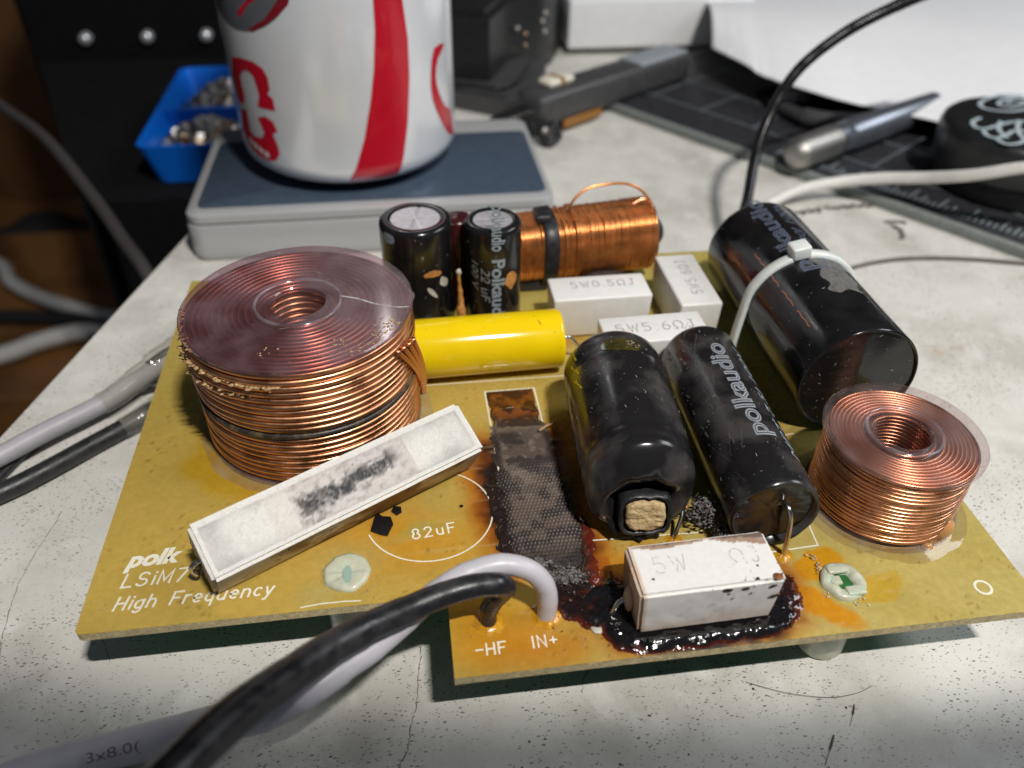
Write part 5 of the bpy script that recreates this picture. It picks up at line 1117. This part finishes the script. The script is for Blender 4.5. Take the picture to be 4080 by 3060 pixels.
# ================================================================ blue tray of small parts on a black unit beside the bench
tr = empty('parts_tray', (-24, 302, -42), 'bright blue two-compartment plastic tray holding small metal parts beside the can', 'tray')
def rect_ring(mb, x0, x1, y0, y1, z0, z1, th, tp):
    o1 = rrect(x0, x1, y0, y1, 5); i1 = rrect(x0 + th, x1 - th, y0 + th, y1 - th, 4); o0 = rrect(x0 + tp, x1 - tp, y0 + tp, y1 - tp, 5); i0 = rrect(x0 + tp + th, x1 - tp - th, y0 + tp + th, y1 - tp - th, 4)
    L_ = [(o0, z0), (o1, z1), (i1, z1), (i0, z0 + 1)]; n = len(o1); vs = []; fs = []
    for p_, z in L_: vs += [(x, y, z) for x, y in p_]
    for i in range(3):
        for j in range(n): fs.append((i * n + j, i * n + (j + 1) % n, (i + 1) * n + (j + 1) % n, (i + 1) * n + j))
    fs.append(tuple(range(3 * n, 4 * n))); fs.append(tuple(range(n))[::-1]); mb.add(vs, fs)
mb = MB(); rect_ring(mb, -53.5, 3, 251, 354, -42, -25, 1.6, 4); mb.build('tray_shell', M['blue_tray'], tr, autosmooth=40)
mb = MB(); rbox(mb, (-50, 296.5, -41), (0, 299, -26), .4); mb.build('divider', M['blue_tray'], tr, smooth=False)
def pile(cx, cy, rx, ry, n, seed, label):
    r = random.Random(seed); mb = MB()
    for i in range(n):
        a = r.uniform(0, 6.28); q = math.sqrt(r.random()); x, y = cx + rx * q * math.cos(a), cy + ry * q * math.sin(a); z = -38 + 13 * (1 - q * q) * r.uniform(.3, 1) + r.uniform(0, 2); s_ = r.uniform(1.6, 3.2)
        Mx = Matrix.Translation((x, y, z)) @ Matrix.Rotation(r.uniform(0, 6), 4, 'Z') @ Matrix.Rotation(r.uniform(0, 3), 4, 'X')
        m2 = MB(); lathe(m2, (0, 0, 0), (0, 0, 1), [(-s_ * .4, s_ * .4), (-s_ * .4, s_), (s_ * .4, s_), (s_ * .4, s_ * .4), (-s_ * .4, s_ * .4)], 6); mb.add([Mx @ Vector(q_) for q_ in m2.v], m2.f, None, 0 if r.random() < .75 else 1)
    o = mb.build('small_hardware', None, None, smooth=False, mats=[M['nuts'], M['nuts_warm']], label=label, cat='hardware', kind='stuff'); return o
pile(-30, 276, 21, 18, 320, 1, 'loose nuts and screws heaped in the front compartment of the blue tray')
pile(-28, 322, 21, 22, 320, 2, 'loose nuts and screws heaped in the rear compartment of the blue tray')
un = empty('equipment_cabinet', (-60, 560, -420), 'tall black equipment cabinet with a row of pale round knobs behind the tray', 'cabinet')
mb = MB(); rbox(mb, (-162, 452, -420), (110, 760, 120), 4); mb.build('cabinet_body', M['black_matte'], un, smooth=False)
for x in (-127, -92, -58): 
    mb = MB(); lathe(mb, (x, 452, -35.5), (0, -1, 0), [(0, 3.4), (5, 3.2), (6, 2.6), (6.2, .001)], 24); mb.build('knob', M['knob'], un)
for z, x0, x1 in ((-82, -130, -60), (-98, -120, -75)):
    mb = MB(); rbox(mb, (x0, 450.6, z - 3), (x1, 452.2, z + 3), .3); mb.build('face_label', M['cloth_dark'], un, smooth=False)
un = empty('side_unit', (-60, 340, -420), 'matte black unit beside the bench carrying the blue tray', 'furniture')
mb = MB(); prism(mb, [(-76, 240), (3, 240), (40, 430), (-150, 430)], -420, -42.6); mb.build('unit_body', M['black_matte'], un, smooth=False, label=None)
mb = MB(); rbox(mb, (-520, 1080, -420), (-330, 1150, 400), 3); mb.build('wood_panel', M['wall_wood'], None, smooth=False, label='warm brown upright wooden panel at the far left', cat='panel')
wire('hanging_cable', [(-205, 440, -38), (-170, 390, -40), (-142.9, 350, -39), (-105.8, 298.7, -37), (-71, 240, -39), (-52, 205, -40), (-35.5, 176, -46), (-28, 160, -80), (-26, 150, -150)], 2.5, 'cloth_dark', 'blurred dark grey cable sagging in front of the black cabinet', 'cable', 14)
bpy.data.objects['hanging_cable'].data.materials[0] = mat('grey_brown_cable', (.07, .062, .062), .5)
wire('floor_cable', [(-420, 720, -300), (-345, 668, -300), (-322, 632, -300), (-276, 594, -300), (-220, 563, -300), (-190, 556, -300), (-120, 560, -300)], 6.5, 'white_cable', 'upper dirty white cable curving across the floor at the left', 'cable', 12)
wire('floor_cable', [(-380, 470, -300), (-292, 512, -300), (-268, 528, -300), (-240, 539, -300), (-213, 536, -300), (-150, 530, -300)], 7.5, 'white_cable', 'lower dirty white cable crossing the floor at the left', 'cable', 12)
wire('floor_cable', [(-420, 580, -305), (-330, 580, -305), (-270, 572, -305), (-215, 556, -305), (-222, 530, -303), (-205, 512, -303), (-150, 505, -303)], 7, 'black_rubber', 'black cable lying between the two white cables on the floor', 'cable', 12)
def lump(name, c, r, m, label, cat, seed):
    mb = MB(); blob(mb, c, r, 4, .55, 1.4, 1, seed=seed); return mb.build(name, M[m], None, label=label, cat=cat)
lump('cloth', (-330, 700, -405), (46, 60, 30), 'cloth_pink', 'crumpled faded pink cloth on the brown floor', 'cloth', 2)
lump('bag', (-255, 760, -405), (58, 50, 26), 'cloth_dark', 'small dark bag slumped on the brown floor', 'bag', 3)
lump('bag', (-400, 900, -405), (80, 60, 30), 'cloth_dark', 'larger dark bag slumped farther back on the brown floor', 'bag', 5)
mb = MB(); rbox(mb, (-700, 470, -410), (-180, 760, -313), 4); mb.build('floor_chest', M['wood_floor'], None, smooth=False, label='low brown wooden chest under the cables at the left', cat='chest')

# ================================================================ things at the back right of the bench
# cutting mat
ed = Vector((236.1 - 131.8, 112.5 - 259.5, 0)).normalized(); nrm = Vector((-ed.y, ed.x, 0)); P0 = Vector((131.8, 259.5, 0))
def mp(u, v, z): q = P0 + ed * u + nrm * v; return Vector((q.x, q.y, z))
cmx = empty('cutting_mat', (250, 250, T), 'black cutting mat with ruler ticks along its grey edge', 'cutting mat')
def mbox(name, u0, u1, v0, v1, z0, z1, m, parent, bev=.3):
    mb = MB(); rbox(mb, (u0, v0, z0), (u1, v1, z1), bev); mb.v = [tuple(mp(*q)) for q in mb.v]; return mb.build(name, M[m], parent, autosmooth=35)
mbox('mat_sheet', -5, 330, 0, 210, T + .1, T + 3.0, 'mat_edge', cmx); mbox('mat_face', -2, 327, 3.2, 207, T + 2.9, T + 3.3, 'mat_black', cmx, .1)
for i in range(76):
    u = 90 + i * 2.0; l = 9 if i % 5 == 0 else (6 if i % 5 in (2,) else 3.6)
    mb = MB(); mb.add([mp(u, 7, T + 3.36), mp(u + .55, 7, T + 3.36), mp(u + .55, 7 + l, T + 3.36), mp(u, 7 + l, T + 3.36)], [(0, 1, 2, 3)]); mb.build('ruler_tick', M['mat_ink'], cmx, smooth=False)
for v in (22, 47, 72, 97): mb = MB(); mb.add([mp(0, v, T + 3.36), mp(320, v, T + 3.36), mp(320, v + .4, T + 3.36), mp(0, v + .4, T + 3.36)], [(0, 1, 2, 3)]); mb.build('grid_line', M['mat_ink'], cmx, smooth=False)
for u in range(20, 320, 25): mb = MB(); mb.add([mp(u, 22, T + 3.38), mp(u + .4, 22, T + 3.38), mp(u + .4, 200, T + 3.38), mp(u, 200, T + 3.38)], [(0, 1, 2, 3)]); mb.build('grid_line', M['mat_ink'], cmx, smooth=False)
# black case left of the paper block, with a flat pouch in front of it
bc = empty('black_case', (100, 320, T), 'glossy black angular case with small bright metal fittings behind the can', 'case')
mb = MB(); prism(mb, [(127.5, 312), (117, 298), (104, 291), (92, 262), (60, 275), (60, 400), (134, 400), (134, 330)], T + 1, T + 36, bev=3); mb.build('case_body', M['black_plastic'], bc, autosmooth=40)
for (x, y, z, m) in ((108, 292, 6, 'nuts'), (112, 294.5, 3, 'nuts_warm'), (121, 303, 6, 'nuts'), (122.5, 305, 1, 'nuts'), (112, 294.5, -2, 'nuts_warm'), (122.5, 304.5, 9, 'nuts')):
    mb = MB(); blob(mb, (x - .5, y - 1.2, z), 1.1, 2, 0); mb.build('fitting', M[m], bc)
pc = empty('black_pouch', (92, 262, T), 'flat dark pouch lying between the can and the craft knife', 'pouch')
mb = MB(); prism(mb, [(70, 262), (97, 243), (103, 248), (112, 262), (120, 285), (114, 296), (70, 300)], T, T + 9, bev=2); mb.build('pouch_body', M['dark_grey'], pc, autosmooth=50)
mb = MB(); tube(mb, catmull([(72, 262, -6), (85, 254, -5.6), (96, 250, -5.6), (106, 262, -5.6), (112, 280, -5.6)], 6), .8, 8); mb.build('piping', M['black_rubber'], pc)
# block of white paper with black thing behind
mb = MB(); rbox(mb, (137, 322, T + 3.5), (228, 400, T + 25.5), 1.2); wb = mb.build('paper_block', M['paper'], None, autosmooth=40, label='thick block of white paper lying behind the craft knife', cat='paper')
mb = MB(); rbox(mb, (150, 328, T + .4), (232, 398, T + 3.5), .4); mb.build('backing_board', M['card_grey'], wb, autosmooth=40)
mb = MB(); rbox(mb, (95, 402, T), (262, 520, T + 52), 6); mb.build('black_box', M['dark_grey'], None, autosmooth=40, label='long dark box standing behind the block of white paper', cat='box')
# large white sheet with torn edge
def sheet():
    nu, nv = 90, 60; front = [(190, 270, 2), (197.5, 247, 1), (201, 236, 0), (216, 216, -1), (233, 205, -3), (246, 196, -4), (262, 184, -5), (290, 172, -6), (340, 150, -8)]
    F = catmull(front, 12); back = catmull([(206, 330, 8), (225, 345, 8), (240, 352, 8), (270, 362, 8), (310, 370, 8), (360, 372, 8), (430, 372, 8)], 12)
    vs = []; fs = []
    for i in range(nu + 1):
        t = i / nu; a = F[min(int(t * (len(F) - 1)), len(F) - 2)]; a = a.lerp(F[min(int(t * (len(F) - 1)) + 1, len(F) - 1)], t * (len(F) - 1) % 1); b = back[min(int(t * (len(back) - 1)), len(back) - 1)]
        for j in range(nv + 1):
            s_ = j / nv; q = a.lerp(b, s_); rag = (.9 * mn.noise(Vector((i * .9, 0, 0))) + .6 * mn.noise(Vector((i * 2.1, 3, 0)))) if t < .35 else .2 * mn.noise(Vector((i * .5, 0, 0)))
            q = q + Vector((0, rag * (1 - s_) ** 8, 0)) * 1.6; q.z += 9 * math.sin(math.pi * min(1, s_ * 1.2)) * .6 + 1.4 * mn.noise(Vector((q.x * .02, q.y * .02, 1)))
            vs.append(q)
    n = len(vs); vs += [q - Vector((0, 0, .5)) for q in vs]
    I = lambda i, j: i * (nv + 1) + j
    for i in range(nu):
        for j in range(nv): fs.append((I(i, j), I(i + 1, j), I(i + 1, j + 1), I(i, j + 1))); fs.append((n + I(i, j), n + I(i, j + 1), n + I(i + 1, j + 1), n + I(i + 1, j)))
    for i in range(nu): fs.append((I(i, 0), n + I(i, 0), n + I(i + 1, 0), I(i + 1, 0))); fs.append((I(i, nv), I(i + 1, nv), n + I(i + 1, nv), n + I(i, nv)))
    for j in range(nv): fs.append((I(0, j), I(0, j + 1), n + I(0, j + 1), n + I(0, j)))
    mb = MB(); mb.add(vs, fs); mb.build('paper_sheet', M['paper'], None, label='large curling white sheet with a ragged torn corner over the cutting mat', cat='paper')
sheet()
# craft knife
kn = empty('craft_knife', (140, 250, T), 'dark craft knife with grey label and bare blade pointing at the can', 'knife')
KA = Vector((101, 224, -5.5)); KB = Vector((179, 280, -6.0)); kd = (KB - KA).normalized(); ks = Vector((-kd.y, kd.x, 0))
def kbox(name, s0, s1, w0, w1, z0, z1, m, bev=1.6):
    mb = MB(); rbox(mb, (s0, w0, z0), (s1, w1, z1), bev); mb.v = [tuple(KA + kd * q[0] + ks * q[1] + Vector((0, 0, q[2]))) for q in mb.v]; return mb.build(name, M[m], kn, autosmooth=40)
kbox('handle', 2, 96, -7.5, 7.5, -7.2, 5.5, 'dark_grey', 3); kbox('grey_label', 62, 94, -6.2, 6.9, -2.0, 5.8, 'label_grey', 1); kbox('slider', 12, 26, -2, 5.5, 5.3, 8.0, 'cream', 1.2); kbox('slider_notch', 18, 20, -2.2, 5.7, 5.4, 8.3, 'amber_plastic', .3); kbox('amber_side', 14, 36, -8.6, -7.0, -9.0, -5.5, 'amber_plastic', .6)
mb = MB(); mb.add([tuple(KA + kd * a + ks * b + Vector((0, 0, z))) for a, b, z in ((4, -3.5, 0), (4, 4, 0), (-10, 4.5, -1), (-22, 2, -2), (-14, -2.5, -1), (4, -3.5, .5), (4, 4, .5), (-10, 4.5, -.5), (-22, 2, -1.8), (-14, -2.5, -.5))], [(0, 1, 2, 3, 4), (5, 9, 8, 7, 6), (0, 4, 9, 5), (4, 3, 8, 9), (3, 2, 7, 8), (2, 1, 6, 7)]); mb.build('blade', M['steel'], kn, smooth=False)
mb = MB()
for i in range(5): tube(mb, catmull([(103 + i * 1.8, 222 - i, -9), (105 + i * 1.7, 216, -13 + i), (109 + i, 211 + i, -14.5), (114, 215 + i, -13)], 5), .9, 6)
mb.build('wire_clip', M['black_rubber'], kn)
mb = MB(); blob(mb, (107.5, 214.8, -10.5), 1.4, 2, 0); mb.build('clip_rivet', M['nuts'], kn)
# metal hobby tool
ht = empty('hobby_tool', (225, 190, T), 'round silver hobby tool with knurled end lying on the cutting mat', 'tool')
HA = Vector((187, 173.5, -7.0)); HB = Vector((262, 212.5, -6.0)); hd = HB - HA
mb = MB(); lathe(mb, HA, hd, [(0, .001), (.3, 2.2), (1.4, 4.2), (3.4, 5.4), (4.2, 5.7), (22, 5.8), (22.6, 5.3), (23.6, 5.3)], 36); mb.build('knurled_end', M['knurl'], ht, autosmooth=40)
mb = MB(); lathe(mb, HA, hd, [(23.6, 5.5), (28, 5.7), (29, 5.3), (31, 5.3), (32, 5.8), (84, 5.2), (86, 3), (86, .001)], 36); mb.build('barrel', mat('blue_grey_metal', (.20, .22, .26), .3, .7, .1, 4), ht, autosmooth=40)
# scissors, mostly under the sheet
ss = empty('scissors', (225, 225, T), 'grey-handled tool half hidden under the torn white sheet', 'scissors')
mb = MB(); tube(mb, catmull([(207, 226, -10), (210, 214, -9), (220, 206, -8.6), (232, 204, -8.6), (243, 209, -8.6), (256, 218, -8.4)], 8), [2.6, 3.4, 3.8, 3.8, 3.4, 3], 14); mb.build('handle', M['dark_grey'], ss)
mb = MB(); prism(mb, [(208, 234), (213, 230), (219, 231), (222, 236), (222, 244), (212, 244)], -10, -6, bev=1); mb.build('finger_loop', mat('pale_grey_plastic', (.34, .34, .35), .4), ss, autosmooth=40)
mb = MB(); prism(mb, [(232, 207), (247, 216), (252, 216), (252, 226), (247, 224), (240, 212)], -8.5, -4, bev=1); mb.build('blade', M['steel'], ss, autosmooth=40)
mb = MB(); prism(mb, [(205, 250), (203, 232), (212, 222), (262, 200), (276, 214), (262, 262)], T + 3.5, T + 7, bev=1); mb.build('black_sleeve', M['black_matte'], None, autosmooth=40, label='flat black sleeve under the torn edge of the white sheet', cat='sleeve')  # black panel added to darken the shaded gap below the sheet
# round black lid with white lettering
lid = empty('round_tin', (283, 165, T), 'round black tin with flowing white lettering at the right edge', 'tin')
LC = Vector((258.5, 155.5, T))
mb = MB(); lathe(mb, LC, (0, 0, 1), [(3.4, 22.5), (4.2, 24.0), (6, 25.0), (11, 25.4), (11.8, 26.6), (21.5, 27), (23.6, 26.4), (24.8, 25.0), (25.2, 23.4), (25.2, .001)], 96); mb.build('tin_body', mat('satin_black', (.016, .017, .018), .32, 0, .2, 3), lid, autosmooth=40)
lm = lambda u, v, z=0: Vector((u, v, T + 25.26))
mb = MB()
for k, pts in enumerate((
    [(267.1, 194.1 - 16), (260.9, 193.0 - 14), (254.5, 187.0 - 11), (250.7, 179.4 - 7), (249.9, 171.8 - 3), (252.1, 166.4), (256.8, 164.9), (263.2, 166.0), (270, 168.5)],
    [(269.1, 177.8), (263.5, 176.5), (258.9, 173.8), (257.0, 171.0), (259.0, 169.0), (264.2, 170.2), (267.3, 173.0), (264.0, 174.4), (261, 172.6)],
    [(262.8, 180.6), (267.8, 180.0), (273.4, 178.0)],
    [(242.9, 160.2), (238.6, 157.3), (236.8, 152.7), (239.0, 151.2), (243.2, 152.7), (248.4, 154.8), (252.3, 155.8), (260, 156), (268, 159)],
    [(237.4, 149.4), (236.3, 145.6), (238.3, 143.5), (243.7, 146.1), (247.3, 148.3), (256, 148), (264, 151)],
    [(237.4, 142.0), (238.2, 138.6), (242.5, 138.8), (248.2, 141.9), (257, 142)], [(243.8, 136.4), (247.1, 134.2), (252.7, 133.8), (259.5, 135.7)],
    [(247.7, 156.3), (243.1, 150.1), (241.4, 143.7)], [(254.5, 156.5), (248.5, 148.2), (246.2, 140.0), (250.2, 139.0)], [(262, 157), (257, 149), (256, 141), (261, 138)])):
    q = catmull([(a, b, 0) for a, b in pts], 6); ribbon(mb, [(c.x, c.y) for c in q], 1.5, mapping=lm, lift=.006 * k)
mb.build('lettering', M['white_print'], lid, smooth=False)
# cables across the back
wire('white_cord', [(160, 142, -14.4), (170, 149.5, -13), (182, 154.8, -11), (195, 155.4, -9.0), (207, 150.6, -6), (216.2, 141.2, -2), (222.6, 128.9, 4), (230.6, 119.7, 10), (244, 106, 18)], [1.0, 1.7, 1.9, 1.9, 1.9, 1.85, 1.8, 1.75, 1.75], 'white_cable', 'dirty white cord lying across the edge of the cutting mat', 'cord', 14)
crumbs_ = MB(); r_ = random.Random(77)
for i in range(150):
    t = r_.random(); x = 166 + 42 * t; y = 145 + 6 * t + r_.gauss(0, .6) + (2 * math.sin(t * 3)); blob(crumbs_, (x, y, T + .3), (r_.uniform(.3, .9), r_.uniform(.2, .6), .35), 1, .6, seed=i)
crumbs_.build('dirt_line', M['dirt'], None, label='line of grey dirt gathered beneath the white cord', cat='dirt', kind='stuff')
wire('black_lead', [(146, 118, -10), (151.5, 126, 0), (157, 138, 9), (163, 146, 19), (172, 153, 29), (186, 157, 38), (201, 158, 45), (216, 158, 50.5), (236, 158, 57)], [1.55, 1.55, 1.6, 1.6, 1.65, 1.7, 1.8, 1.85, 1.9], 'black_sleeve', 'glossy black cord arching up from behind the large black capacitor', 'cord', 16)
wire('thin_grey_wire', [(168, 104, -15.6), (180.4, 111.6, -15.4), (192.2, 114.8, -15.4), (204.3, 115.4, -15.4), (220.6, 112.8, -15.4), (240, 107, -15.4)], .55, 'dirt', 'thin dark grey wire lying on the bench right of the large capacitor', 'wire', 8)
mb = MB(); r_ = random.Random(4)
for i in range(60):
    t = r_.random(); q = Vector((213 - 6 * t, 138 + 1.5 * t, T + .3)) if r_.random() < .5 else Vector((207.5 - 2.0 * t + 2.2 * math.sin(t * 3), 137 - 9 * t, T + .3)); blob(mb, q + Vector((r_.gauss(0, .35), r_.gauss(0, .35), 0)), (r_.uniform(.3, .9), r_.uniform(.25, .6), .4), 1, .6, seed=i)
mb.build('dirt_clump', M['dirt'], None, label='small hooked clump of grey dirt on the bench near the ruler ticks', cat='dirt', kind='stuff')
mb = MB(); r_ = random.Random(6)
for (x, y) in [(134 + 0 * i, 200) for i in range(1)] + [(r_.uniform(150, 250), r_.uniform(20, 120)) for i in range(22)] + [(r_.uniform(-15, 120), r_.uniform(-22, -4)) for i in range(18)]: blob(mb, (x, y, T + .06), (r_.uniform(.15, .4), r_.uniform(.1, .25), .08), 1, .6)
mb.build('bench_crumbs', M['soot'], None, label='tiny dark crumbs scattered over the bench', cat='crumbs', kind='stuff')
mb = MB(); tube(mb, catmull([(103, -11.2, T + .1), (105.5, -12.6, T + .3), (109.5, -14.4, T + .5), (115.3, -15.8, T + .5), (120, -15.6, T + .3), (123.4, -14.6, T + .1)], 8), .045, 5); mb.build('hair', M['hair'], None, label='fine curved hair on the bench in front of the board', cat='hair')
mb = MB(); tube(mb, catmull([(116.6, -20.6, T + .1), (118, -18.8, T + .2), (119.0, -17.2, T + .1)], 6), [.03, .12, .03], 5); tube(mb, catmull([(110.0, -26, T + .1), (112, -23.6, T + .2), (113.5, -21.6, T + .1)], 6), [.04, .14, .04], 5); mb.build('fibre', M['hair'], None, label='short dark fibres on the bench in front of the board', cat='fibre', kind='stuff')
